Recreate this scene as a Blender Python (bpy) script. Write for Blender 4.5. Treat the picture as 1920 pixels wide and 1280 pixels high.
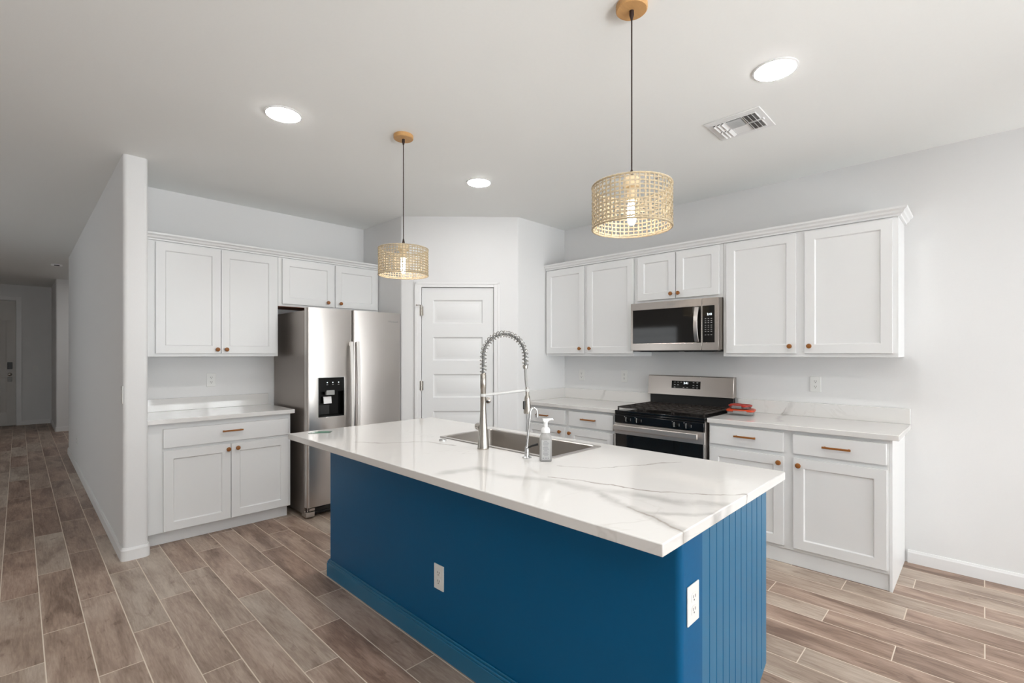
import bpy, bmesh, math, random
from mathutils import Vector, Matrix
random.seed(7)
for o in list(bpy.data.objects):
    bpy.data.objects.remove(o)
scene = bpy.context.scene
COL = scene.collection
PI = math.pi

# ------------------------------------------------------------------ camera
CAM_H = 1.395
CEIL = 2.743
YAW = math.radians(45.64)
cam_d = bpy.data.cameras.new('camera')
cam_d.sensor_fit = 'HORIZONTAL'
cam_d.sensor_width = 36.0
cam_d.lens = 36.0 * 904.5 / 1920.0
cam_d.shift_y = (663.4 - 640.0) / 1920.0
cam_d.clip_start = 0.05
cam = bpy.data.objects.new('camera', cam_d)
cam.location = (0, 0, CAM_H)
cam.rotation_euler = (PI / 2, 0, -YAW)
COL.objects.link(cam)
scene.camera = cam

# ------------------------------------------------------------------ world, view
world = bpy.data.worlds.new('sky')
scene.world = world
world.use_nodes = True
wn = world.node_tree.nodes
wn['Background'].inputs[0].default_value = (0.96, 0.98, 1.0, 1)
wn['Background'].inputs[1].default_value = 2.6
scene.view_settings.view_transform = 'Standard'
scene.view_settings.look = 'None'
scene.view_settings.gamma = 1.0
scene.view_settings.use_curve_mapping = False
scene.view_settings.exposure = 0.0

# daylight through the windows of the living room behind the camera: (x0, x1, z0, z1, watts)
WALL_FRONT_Y = -3.6
PATIO = (1.75, 3.95, 0.03, 2.10)
WINDOW = (-1.5, 0.7, 0.75, 2.10)
ADDED_WINDOW = (5.2, 8.6, 0.75, 2.10)       # y0, y1, z0, z1 unseen, added on the far-left wall to light the partition
def daylight(name, x0, x1, z0, z1, watts, color=(0.965, 0.985, 1.0)):
    l = bpy.data.lights.new(name, 'AREA')
    l.shape = 'RECTANGLE'
    l.size = x1 - x0
    l.size_y = z1 - z0
    l.energy = watts
    l.color = color
    o = bpy.data.objects.new(name, l)
    o.location = ((x0 + x1) / 2, WALL_FRONT_Y - 0.22, (z0 + z1) / 2)
    o.rotation_euler = (PI / 2, 0, 0)           # faces +Y, into the room
    COL.objects.link(o)
    return o
daylight('daylight_patio', *PATIO, 135)
daylight('daylight_window', *WINDOW, 62)
o = daylight('added_side_light', *ADDED_WINDOW, 4)  # added lamp outside the unseen side window, lighting the partition
o.location = (-3.4 - 0.22, (ADDED_WINDOW[0] + ADDED_WINDOW[1]) / 2, (ADDED_WINDOW[2] + ADDED_WINDOW[3]) / 2)
o.rotation_euler = (PI / 2, 0, -PI / 2)            # faces +X
# added lamp outside, throwing light up through the window to brighten the ceiling
o = daylight('ceiling_fill_light', *WINDOW[:2], 0.0, 2.6, 2500, (0.97, 0.985, 1.0))
o.location = (-0.4, WALL_FRONT_Y - 1.65, -0.05)
o.rotation_euler = (PI - math.radians(15), 0, 0)
CAN_STRENGTH = 108.0
BULB_STRENGTH = 48.0

# ------------------------------------------------------------------ materials
MATS = {}
def lin(r, g, b):
    f = lambda c: (c / 255 / 12.92) if c / 255 <= 0.04045 else ((c / 255 + 0.055) / 1.055) ** 2.4
    return (f(r), f(g), f(b), 1.0)
def node(nt, kind, **kw):
    n = nt.nodes.new(kind)
    for k, v in kw.items():
        setattr(n, k, v)
    return n
def mat(name, color, rough=0.5, metal=0.0, bump=0.0, scale=60.0, stretch=(1, 1, 1), vary=0.0, spec=0.5,
        emit=None, strength=0.0, coat=0.0, transmission=0.0, ior=1.45, rough_vary=0.0):
    """Principled material with procedural noise in colour, roughness and bump (object coordinates)."""
    if name in MATS:
        return MATS[name]
    m = bpy.data.materials.new(name)
    m.use_nodes = True
    nt = m.node_tree
    p = nt.nodes['Principled BSDF']
    p.inputs['Base Color'].default_value = color
    p.inputs['Roughness'].default_value = rough
    p.inputs['Metallic'].default_value = metal
    p.inputs['Specular IOR Level'].default_value = spec
    p.inputs['IOR'].default_value = ior
    p.inputs['Coat Weight'].default_value = coat
    p.inputs['Transmission Weight'].default_value = transmission
    if emit:
        p.inputs['Emission Color'].default_value = emit
        p.inputs['Emission Strength'].default_value = strength
    tc = node(nt, 'ShaderNodeTexCoord')
    mp = node(nt, 'ShaderNodeMapping')
    mp.inputs['Scale'].default_value = stretch
    nz = node(nt, 'ShaderNodeTexNoise')
    nz.inputs['Scale'].default_value = scale
    nz.inputs['Detail'].default_value = 4
    nt.links.new(tc.outputs['Object'], mp.inputs['Vector'])
    nt.links.new(mp.outputs['Vector'], nz.inputs['Vector'])
    if bump:
        b = node(nt, 'ShaderNodeBump')
        b.inputs['Strength'].default_value = bump
        b.inputs['Distance'].default_value = 0.002
        nt.links.new(nz.outputs['Fac'], b.inputs['Height'])
        nt.links.new(b.outputs['Normal'], p.inputs['Normal'])
    if vary:
        mx = node(nt, 'ShaderNodeMixRGB')
        mx.inputs['Color1'].default_value = tuple(c * (1 - vary) for c in color[:3]) + (1,)
        mx.inputs['Color2'].default_value = tuple(min(1, c * (1 + vary)) for c in color[:3]) + (1,)
        nt.links.new(nz.outputs['Fac'], mx.inputs['Fac'])
        nt.links.new(mx.outputs['Color'], p.inputs['Base Color'])
    if rough_vary:
        mr = node(nt, 'ShaderNodeMapRange')
        mr.inputs['To Min'].default_value = max(0, rough - rough_vary)
        mr.inputs['To Max'].default_value = rough + rough_vary
        nt.links.new(nz.outputs['Fac'], mr.inputs['Value'])
        nt.links.new(mr.outputs['Result'], p.inputs['Roughness'])
    MATS[name] = m
    return m

wall_m = mat('wall_paint', (0.80, 0.80, 0.80, 1), 0.6, bump=0.12, scale=90, vary=0.01)
ceil_m = mat('ceiling_paint', (0.90, 0.91, 0.895, 1), 0.75, bump=0.15, scale=70, vary=0.01)
trim_m = mat('trim_paint', (0.84, 0.84, 0.84, 1), 0.35, bump=0.02, scale=40)
cab_m = mat('cabinet_paint', (0.81, 0.815, 0.815, 1), 0.32, bump=0.03, scale=50)
door_m = mat('door_paint', (0.81, 0.815, 0.815, 1), 0.38, bump=0.03, scale=50)
blue_shaded_m = mat('blue_paint_shaded', lin(0, 88, 134), 0.42, spec=0.25, bump=0.10, scale=55, vary=0.04)  # the island blue, darkened to put its long side's shade into the colour
blue_lit_m = mat('blue_paint_lit', lin(22, 106, 146), 0.32, spec=0.8, bump=0.03, scale=40)  # same blue, lightened: light and glare on the island end put into the colour
wood_m = mat('knob_wood', lin(146, 90, 36), 0.42, bump=0.05, scale=30, stretch=(1, 1, 6), vary=0.18)
canopy_m = mat('canopy_wood', lin(200, 154, 100), 0.45, bump=0.05, scale=18, stretch=(1.2, 9, 1), vary=0.14)
rattan_m = mat('rattan', lin(180, 164, 136), 0.6, bump=0.3, scale=130, vary=0.38)
brown_m = mat('unpainted_wood', lin(120, 62, 24), 0.6, bump=0.1, scale=30, stretch=(1, 8, 1), vary=0.2)
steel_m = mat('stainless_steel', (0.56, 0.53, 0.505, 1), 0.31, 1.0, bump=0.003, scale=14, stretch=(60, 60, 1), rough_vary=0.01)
steel_h_m = mat('stainless_steel_horizontal_grain', (0.50, 0.455, 0.42, 1), 0.25, 1.0, bump=0.003, scale=14, stretch=(1, 60, 60), rough_vary=0.01)
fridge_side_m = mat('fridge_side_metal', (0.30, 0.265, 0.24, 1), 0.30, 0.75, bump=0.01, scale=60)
sink_m = mat('sink_steel', (0.50, 0.47, 0.44, 1), 0.36, 1.0, bump=0.01, scale=12, stretch=(60, 1, 60), rough_vary=0.04)
nickel_m = mat('brushed_nickel', (0.46, 0.43, 0.39, 1), 0.26, 1.0, bump=0.01, scale=20, stretch=(1, 1, 40))
spring_m = mat('spring_steel', (0.42, 0.41, 0.39, 1), 0.22, 1.0, scale=20)
hose_m = mat('grey_hose', (0.20, 0.20, 0.195, 1), 0.45, 0.6, bump=0.1, scale=200)
arm_m = mat('satin_arm', (0.60, 0.60, 0.59, 1), 0.4, scale=20)
chrome_m = mat('chrome', (0.62, 0.62, 0.62, 1), 0.08, 1.0, scale=20)
handle_steel_m = mat('handle_steel', (0.78, 0.76, 0.73, 1), 0.40, 0.85, bump=0.003, scale=14, stretch=(60, 60, 1))
black_gloss_m = mat('black_enamel', (0.006, 0.006, 0.007, 1), 0.10, scale=40)
black_glass_m = mat('black_glass', (0.010, 0.009, 0.008, 1), 0.05, scale=40)
black_m = mat('black_plastic', (0.012, 0.012, 0.012, 1), 0.35, bump=0.03, scale=80)
dispenser_m = mat('dispenser_black', (0.004, 0.004, 0.004, 1), 0.15, spec=0.2, scale=40)
oven_steel_m = mat('oven_steel', (0.60, 0.56, 0.53, 1), 0.42, 0.9, bump=0.003, scale=14, stretch=(1, 60, 60))
iron_m = mat('cast_iron', (0.030, 0.024, 0.021, 1), 0.5, bump=0.2, scale=160, vary=0.25)
cord_m = mat('cord_fabric', lin(44, 26, 20), 0.7, bump=0.3, scale=300)
plate_m = mat('outlet_plastic', (0.82, 0.82, 0.80, 1), 0.3, scale=30)
slot_m = mat('outlet_slot', (0.05, 0.048, 0.045, 1), 0.5, scale=30)
dark_m = mat('dark_gap', (0.02, 0.02, 0.02, 1), 0.8, scale=30)
grey_m = mat('grey_plastic', (0.36, 0.36, 0.35, 1), 0.4, scale=30)
vent_dark_m = mat('vent_shadow_metal', (0.16, 0.155, 0.15, 1), 0.6, scale=30)
light_mark_m = mat('panel_print', (0.45, 0.45, 0.45, 1), 0.5, scale=30)
digit_m = mat('display_digits', (0.8, 0.9, 0.95, 1), 0.5, emit=(0.85, 0.95, 1, 1), strength=2.2)
can_m = mat('led_lens', (0.9, 0.9, 0.9, 1), 0.5, emit=(1.0, 0.98, 0.96, 1), strength=CAN_STRENGTH)
bulb_m = mat('glowing_bulb', (1, 0.9, 0.75, 1), 0.3, emit=(1.0, 0.93, 0.85, 1), strength=BULB_STRENGTH)
socket_m = mat('socket_cream', lin(225, 205, 170), 0.5, scale=30)
front_door_m = mat('front_door_paint', (0.62, 0.60, 0.57, 1), 0.4, bump=0.02, scale=40)
orange_m = mat('orange_lid', lin(208, 70, 30), 0.35, vary=0.12, scale=25)
red_m = mat('red_lid', lin(170, 48, 34), 0.35, vary=0.12, scale=25)
print_m = mat('soap_label_print', lin(120, 122, 124), 0.6, scale=30)
green_print_m = mat('green_print', lin(36, 128, 92), 0.5, scale=60, vary=0.2)

def clear_mat(name, tint, gloss=0.12, rough=0.04, tint_mix=0.0):
    """Thin clear sheet: mostly see-through with a little mirror reflection."""
    m = bpy.data.materials.new(name)
    m.use_nodes = True
    nt = m.node_tree
    nt.nodes.remove(nt.nodes['Principled BSDF'])
    out = nt.nodes['Material Output']
    tr = node(nt, 'ShaderNodeBsdfTransparent')
    tr.inputs['Color'].default_value = tint
    gl = node(nt, 'ShaderNodeBsdfGlossy')
    gl.inputs['Roughness'].default_value = rough
    mx = node(nt, 'ShaderNodeMixShader')
    fr = node(nt, 'ShaderNodeFresnel')
    fr.inputs['IOR'].default_value = 1.45
    nt.links.new(fr.outputs[0], mx.inputs[0])
    nt.links.new(tr.outputs[0], mx.inputs[1])
    nt.links.new(gl.outputs[0], mx.inputs[2])
    last = mx
    if tint_mix:
        df = node(nt, 'ShaderNodeBsdfDiffuse')
        df.inputs['Color'].default_value = tint
        m2 = node(nt, 'ShaderNodeMixShader')
        m2.inputs[0].default_value = tint_mix
        nt.links.new(mx.outputs[0], m2.inputs[1])
        nt.links.new(df.outputs[0], m2.inputs[2])
        last = m2
    nt.links.new(last.outputs[0], out.inputs['Surface'])
    return m
pane_m = clear_mat('window_glass', (0.97, 0.98, 0.98, 1))
soap_m = clear_mat('soap_bottle_plastic', (0.80, 0.79, 0.78, 1), tint_mix=0.30)
label_m = clear_mat('soap_label', (0.86, 0.86, 0.86, 1), tint_mix=0.45)
tub_m = clear_mat('clear_container', (0.84, 0.83, 0.82, 1), tint_mix=0.22)
film_m = clear_mat('clear_film', (0.86, 0.95, 0.91, 1), tint_mix=0.15)
white_plastic_m = mat('white_plastic', (0.85, 0.85, 0.85, 1), 0.35, scale=30)

def make_quartz():
    m = bpy.data.materials.new('veined_quartz')
    m.use_nodes = True
    nt = m.node_tree
    L = nt.links.new
    p = nt.nodes['Principled BSDF']
    p.inputs['Roughness'].default_value = 0.07
    p.inputs['Specular IOR Level'].default_value = 0.75
    geo = node(nt, 'ShaderNodeNewGeometry')
    def vein(rot, sc, nscale, width, off, mask_scale, lo, hi, dist=1.2):
        mp = node(nt, 'ShaderNodeMapping')
        mp.inputs['Rotation'].default_value = (0.35, 0.2, math.radians(rot))
        mp.inputs['Scale'].default_value = sc
        mp.inputs['Location'].default_value = off
        L(geo.outputs['Position'], mp.inputs['Vector'])
        n = node(nt, 'ShaderNodeTexNoise')
        n.inputs['Scale'].default_value = nscale
        n.inputs['Detail'].default_value = 5
        n.inputs['Roughness'].default_value = 0.5
        n.inputs['Distortion'].default_value = dist
        L(mp.outputs[0], n.inputs['Vector'])
        s = node(nt, 'ShaderNodeMath', operation='SUBTRACT')
        s.inputs[1].default_value = 0.5
        L(n.outputs['Fac'], s.inputs[0])
        a = node(nt, 'ShaderNodeMath', operation='ABSOLUTE')
        L(s.outputs[0], a.inputs[0])
        r = node(nt, 'ShaderNodeMapRange')
        r.interpolation_type = 'SMOOTHSTEP'
        r.inputs['From Min'].default_value = 0.0
        r.inputs['From Max'].default_value = width
        r.inputs['To Min'].default_value = 1.0
        r.inputs['To Max'].default_value = 0.0
        L(a.outputs[0], r.inputs['Value'])
        k = node(nt, 'ShaderNodeTexNoise')
        k.inputs['Scale'].default_value = mask_scale
        k.inputs['Detail'].default_value = 3
        L(mp.outputs[0], k.inputs['Vector'])
        kr = node(nt, 'ShaderNodeMapRange')
        kr.inputs['From Min'].default_value = lo
        kr.inputs['From Max'].default_value = hi
        L(k.outputs['Fac'], kr.inputs['Value'])
        mu = node(nt, 'ShaderNodeMath', operation='MULTIPLY')
        L(r.outputs[0], mu.inputs[0])
        L(kr.outputs[0], mu.inputs[1])
        return mu
    broad = vein(-62, (0.8, 1.5, 1.2), 0.9, 0.05, (0.35, 0.1, 0.0), 1.3, 0.50, 0.75)
    fine = vein(-70, (0.9, 1.5, 1.2), 1.1, 0.010, (2.2, 1.3, 0.4), 1.4, 0.52, 0.72, 1.4)
    # the slab's main veins, as wandering lines through the stone
    def noise_offset(scale, amp):
        n = node(nt, 'ShaderNodeTexNoise')
        n.inputs['Scale'].default_value = scale
        n.inputs['Detail'].default_value = 3
        L(geo.outputs['Position'], n.inputs['Vector'])
        a = node(nt, 'ShaderNodeVectorMath', operation='SUBTRACT')
        a.inputs[1].default_value = (0.5, 0.5, 0.5)
        L(n.outputs['Color'], a.inputs[0])
        b = node(nt, 'ShaderNodeVectorMath', operation='SCALE')
        b.inputs['Scale'].default_value = amp
        L(a.outputs[0], b.inputs[0])
        return b
    w1, w2 = noise_offset(5.0, 0.10), noise_offset(34.0, 0.022)
    wp = node(nt, 'ShaderNodeVectorMath', operation='ADD')
    L(geo.outputs['Position'], wp.inputs[0]); L(w1.outputs[0], wp.inputs[1])
    wp2 = node(nt, 'ShaderNodeVectorMath', operation='ADD')
    L(wp.outputs[0], wp2.inputs[0]); L(w2.outputs[0], wp2.inputs[1])
    flat = node(nt, 'ShaderNodeVectorMath', operation='MULTIPLY')
    flat.inputs[1].default_value = (1, 1, 0)
    L(wp2.outputs[0], flat.inputs[0])
    def line(pts, width, strength, last):
        src = flat if all(p[2] == 0 for p in pts) else wp2
        for a, b in zip(pts[:-1], pts[1:]):
            a, b = Vector(a), Vector(b)
            ba = b - a
            pa = node(nt, 'ShaderNodeVectorMath', operation='SUBTRACT'); pa.inputs[1].default_value = a
            L(src.outputs[0], pa.inputs[0])
            dt = node(nt, 'ShaderNodeVectorMath', operation='DOT_PRODUCT'); dt.inputs[1].default_value = ba
            L(pa.outputs[0], dt.inputs[0])
            t = node(nt, 'ShaderNodeMath', operation='MULTIPLY', use_clamp=True); t.inputs[1].default_value = 1 / ba.length_squared
            L(dt.outputs['Value'], t.inputs[0])
            sc_ = node(nt, 'ShaderNodeVectorMath', operation='SCALE'); sc_.inputs[0].default_value = ba
            L(t.outputs[0], sc_.inputs['Scale'])
            df = node(nt, 'ShaderNodeVectorMath', operation='SUBTRACT')
            L(pa.outputs[0], df.inputs[0]); L(sc_.outputs[0], df.inputs[1])
            ln = node(nt, 'ShaderNodeVectorMath', operation='LENGTH')
            L(df.outputs[0], ln.inputs[0])
            r = node(nt, 'ShaderNodeMapRange')
            r.interpolation_type = 'SMOOTHSTEP'
            r.inputs['From Max'].default_value = width
            r.inputs['To Min'].default_value = strength
            r.inputs['To Max'].default_value = 0.0
            L(ln.outputs['Value'], r.inputs['Value'])
            mxm = node(nt, 'ShaderNodeMath', operation='MAXIMUM')
            L(r.outputs[0], mxm.inputs[0])
            mxm.inputs[1].default_value = 0.0
            if last is not None:
                L(last, mxm.inputs[1])
            last = mxm.outputs[0]
        return last
    P = lambda *xy: [(x, y, 0.0) for x, y in xy]      # height 0: a vein through the whole slab thickness
    g = line(P((1.177, 1.545), (1.326, 1.494), (1.315, 1.344), (1.383, 1.183), (1.417, 0.983), (1.458, 0.831), (1.501, 0.686), (1.56, 0.56)), 0.050, 0.62, None)
    g = line(P((1.411, 0.97), (1.328, 0.817), (1.299, 0.685), (1.25, 0.56)), 0.036, 0.80, g)
    g = line(P((1.317, 0.722), (1.396, 0.612), (1.5, 0.56)), 0.030, 0.75, g)
    g = line([(4.156, 1.06, 1.04), (4.156, 1.10, 0.925), (3.95, 1.09, 0.925), (3.70, 1.02, 0.925)], 0.034, 0.65, g)
    g = line([(4.156, 2.74, 1.04), (4.156, 2.80, 0.925), (3.9, 2.86, 0.925)], 0.024, 0.5, g)
    h = line(P((1.436, 1.197), (1.503, 0.996), (1.521, 0.858), (1.608, 0.705), (1.72, 0.56)), 0.010, 0.95, None)
    h = line(P((1.60, 1.30), (1.668, 1.158), (1.85, 1.054), (2.03, 0.957)), 0.009, 0.85, h)
    h = line(P((1.271, 2.434), (1.349, 2.309), (1.548, 2.15), (1.591, 1.975)), 0.014, 0.7, h)
    h = line(P((1.325, 0.80), (1.29, 0.67), (1.245, 0.56)), 0.009, 0.9, h)
    h = line([(4.156, 1.085, 1.04), (4.156, 1.118, 0.925), (4.0, 1.12, 0.925)], 0.006, 0.6, h)
    h = line([(3.76, 3.26, 1.04), (3.79, 3.26, 0.925), (3.60, 3.20, 0.925)], 0.006, 0.6, h)
    wisps = node(nt, 'ShaderNodeTexNoise'); wisps.inputs['Scale'].default_value = 9.0; wisps.inputs['Detail'].default_value = 6
    L(wp.outputs[0], wisps.inputs['Vector'])
    wr = node(nt, 'ShaderNodeMapRange'); wr.inputs['From Min'].default_value = 0.36; wr.inputs['From Max'].default_value = 0.60; wr.inputs['To Min'].default_value = 0.4
    L(wisps.outputs['Fac'], wr.inputs['Value'])
    def amount(base, k, lines):
        a = node(nt, 'ShaderNodeMath', operation='MULTIPLY'); a.inputs[1].default_value = k
        L(base.outputs[0], a.inputs[0])
        b = node(nt, 'ShaderNodeMath', operation='MULTIPLY')
        L(lines, b.inputs[0]); L(wr.outputs[0], b.inputs[1])
        c = node(nt, 'ShaderNodeMath', operation='MAXIMUM')
        L(a.outputs[0], c.inputs[0]); L(b.outputs[0], c.inputs[1])
        return c
    m1 = node(nt, 'ShaderNodeMixRGB')
    m1.inputs['Color1'].default_value = (0.785, 0.77, 0.75, 1)
    m1.inputs['Color2'].default_value = (0.44, 0.425, 0.41, 1)
    L(amount(broad, 0.12, g).outputs[0], m1.inputs['Fac'])
    m2 = node(nt, 'ShaderNodeMixRGB')
    m2.inputs['Color2'].default_value = (0.34, 0.30, 0.265, 1)
    L(amount(fine, 0.18, h).outputs[0], m2.inputs['Fac'])
    L(m1.outputs[0], m2.inputs['Color1'])
    L(m2.outputs[0], p.inputs['Base Color'])
    return m
quartz_m = make_quartz()

# wood-look tile planks running along Y, each row stepped by a third of a tile
ROW_X0, ROW_W, TILE_L, TILE_Y0, GROUT = 0.083, 0.1583, 0.913, 0.605, 0.0045
def make_floor_mat():
    m = bpy.data.materials.new('wood_look_tile')
    m.use_nodes = True
    nt = m.node_tree
    L = nt.links.new
    p = nt.nodes['Principled BSDF']
    geo = node(nt, 'ShaderNodeNewGeometry')
    sep = node(nt, 'ShaderNodeSeparateXYZ')
    L(geo.outputs['Position'], sep.inputs[0])
    def M(op, a, b=None, c=None):
        n = node(nt, 'ShaderNodeMath', operation=op)
        for i, v in enumerate((a, b, c)):
            if v is None:
                continue
            if isinstance(v, (int, float)):
                n.inputs[i].default_value = v
            else:
                L(v, n.inputs[i])
        return n.outputs[0]
    u = M('DIVIDE', M('SUBTRACT', sep.outputs['X'], ROW_X0), ROW_W)
    row = M('FLOOR', u)
    fu = M('SUBTRACT', u, row)
    v = M('DIVIDE', M('SUBTRACT', M('SUBTRACT', sep.outputs['Y'], TILE_Y0), M('MULTIPLY', row, TILE_L / 3)), TILE_L)
    tile = M('FLOOR', v)
    fv = M('SUBTRACT', v, tile)
    du = M('MULTIPLY', M('MINIMUM', fu, M('SUBTRACT', 1.0, fu)), ROW_W)
    dv = M('MULTIPLY', M('MINIMUM', fv, M('SUBTRACT', 1.0, fv)), TILE_L)
    d = M('MINIMUM', du, dv)
    g = node(nt, 'ShaderNodeMapRange')
    g.inputs['From Min'].default_value = GROUT * 0.42
    g.inputs['From Max'].default_value = GROUT * 0.62
    L(d, g.inputs['Value'])
    cb = node(nt, 'ShaderNodeCombineXYZ')
    L(row, cb.inputs[0]); L(tile, cb.inputs[1])
    wn_ = node(nt, 'ShaderNodeTexWhiteNoise')
    wn_.noise_dimensions = '2D'
    L(cb.outputs[0], wn_.inputs['Vector'])
    # coordinates shifted per tile so no grain runs across a joint
    off = node(nt, 'ShaderNodeVectorMath', operation='MULTIPLY')
    L(wn_.outputs['Color'], off.inputs[0])
    off.inputs[1].default_value = (40, 40, 40)
    add = node(nt, 'ShaderNodeVectorMath', operation='ADD')
    L(geo.outputs['Position'], add.inputs[0]); L(off.outputs[0], add.inputs[1])
    mp = node(nt, 'ShaderNodeMapping')
    mp.inputs['Scale'].default_value = (5.5, 1.2, 1)
    L(add.outputs[0], mp.inputs['Vector'])
    blotch = node(nt, 'ShaderNodeTexNoise')
    blotch.inputs['Scale'].default_value = 1.3
    blotch.inputs['Detail'].default_value = 5
    blotch.inputs['Distortion'].default_value = 0.8
    L(mp.outputs[0], blotch.inputs['Vector'])
    mp2 = node(nt, 'ShaderNodeMapping')
    mp2.inputs['Scale'].default_value = (34, 3.2, 1)
    L(add.outputs[0], mp2.inputs['Vector'])
    grain = node(nt, 'ShaderNodeTexNoise')
    grain.inputs['Scale'].default_value = 2.0
    grain.inputs['Detail'].default_value = 6
    grain.inputs['Distortion'].default_value = 0.6
    L(mp2.outputs[0], grain.inputs['Vector'])
    ramp = node(nt, 'ShaderNodeValToRGB')
    e = ramp.color_ramp.elements
    e[0].position, e[0].color = 0.32, lin(122, 101, 88)
    e[1].position, e[1].color = 0.69, lin(199, 181, 166)
    e2 = ramp.color_ramp.elements.new(0.5); e2.color = lin(166, 144, 129)
    s = M('ADD', M('MULTIPLY', blotch.outputs['Fac'], 0.72), M('MULTIPLY', grain.outputs['Fac'], 0.28))
    mp3 = node(nt, 'ShaderNodeMapping')
    mp3.inputs['Scale'].default_value = (90, 9, 1)
    L(add.outputs[0], mp3.inputs['Vector'])
    fine = node(nt, 'ShaderNodeTexNoise')
    fine.inputs['Scale'].default_value = 2.0
    fine.inputs['Detail'].default_value = 4
    L(mp3.outputs[0], fine.inputs['Vector'])
    s = M('ADD', s, M('MULTIPLY', M('SUBTRACT', fine.outputs['Fac'], 0.5), 0.22))
    mp4 = node(nt, 'ShaderNodeMapping')
    mp4.inputs['Scale'].default_value = (16, 7, 1)
    L(add.outputs[0], mp4.inputs['Vector'])
    knot = node(nt, 'ShaderNodeTexNoise')
    knot.inputs['Scale'].default_value = 1.0
    knot.inputs['Detail'].default_value = 5
    knot.inputs['Distortion'].default_value = 1.2
    L(mp4.outputs[0], knot.inputs['Vector'])
    kr = node(nt, 'ShaderNodeMapRange')
    kr.inputs['From Min'].default_value = 0.62; kr.inputs['From Max'].default_value = 0.80
    kr.inputs['To Max'].default_value = 0.20
    L(knot.outputs['Fac'], kr.inputs['Value'])
    s = M('SUBTRACT', s, kr.outputs[0])
    s = M('ADD', s, M('MULTIPLY', M('SUBTRACT', wn_.outputs['Value'], 0.5), 0.14))
    L(s, ramp.inputs['Fac'])
    # slight warm / cool shift per tile
    hue = node(nt, 'ShaderNodeMixRGB', blend_type='MULTIPLY')
    hue.inputs['Fac'].default_value = 1.0
    tint = node(nt, 'ShaderNodeMixRGB')
    tint.inputs['Color1'].default_value = (1.04, 0.97, 0.94, 1)
    tint.inputs['Color2'].default_value = (0.95, 1.0, 1.0, 1)
    L(wn_.outputs['Value'], tint.inputs['Fac'])
    L(ramp.outputs[0], hue.inputs['Color1']); L(tint.outputs[0], hue.inputs['Color2'])
    mx = node(nt, 'ShaderNodeMixRGB')
    mx.inputs['Color1'].default_value = lin(226, 212, 196)
    L(g.outputs[0], mx.inputs['Fac']); L(hue.outputs[0], mx.inputs['Color2'])
    L(mx.outputs[0], p.inputs['Base Color'])
    rr = node(nt, 'ShaderNodeMapRange')
    rr.inputs['To Min'].default_value = 0.75; rr.inputs['To Max'].default_value = 0.40
    L(g.outputs[0], rr.inputs['Value']); L(rr.outputs[0], p.inputs['Roughness'])
    b = node(nt, 'ShaderNodeBump')
    b.inputs['Strength'].default_value = 0.35; b.inputs['Distance'].default_value = 0.002
    hsum = M('ADD', g.outputs[0], M('MULTIPLY', grain.outputs['Fac'], 0.15))
    L(hsum, b.inputs['Height']); L(b.outputs[0], p.inputs['Normal'])
    return m
floor_m = make_floor_mat()

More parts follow.
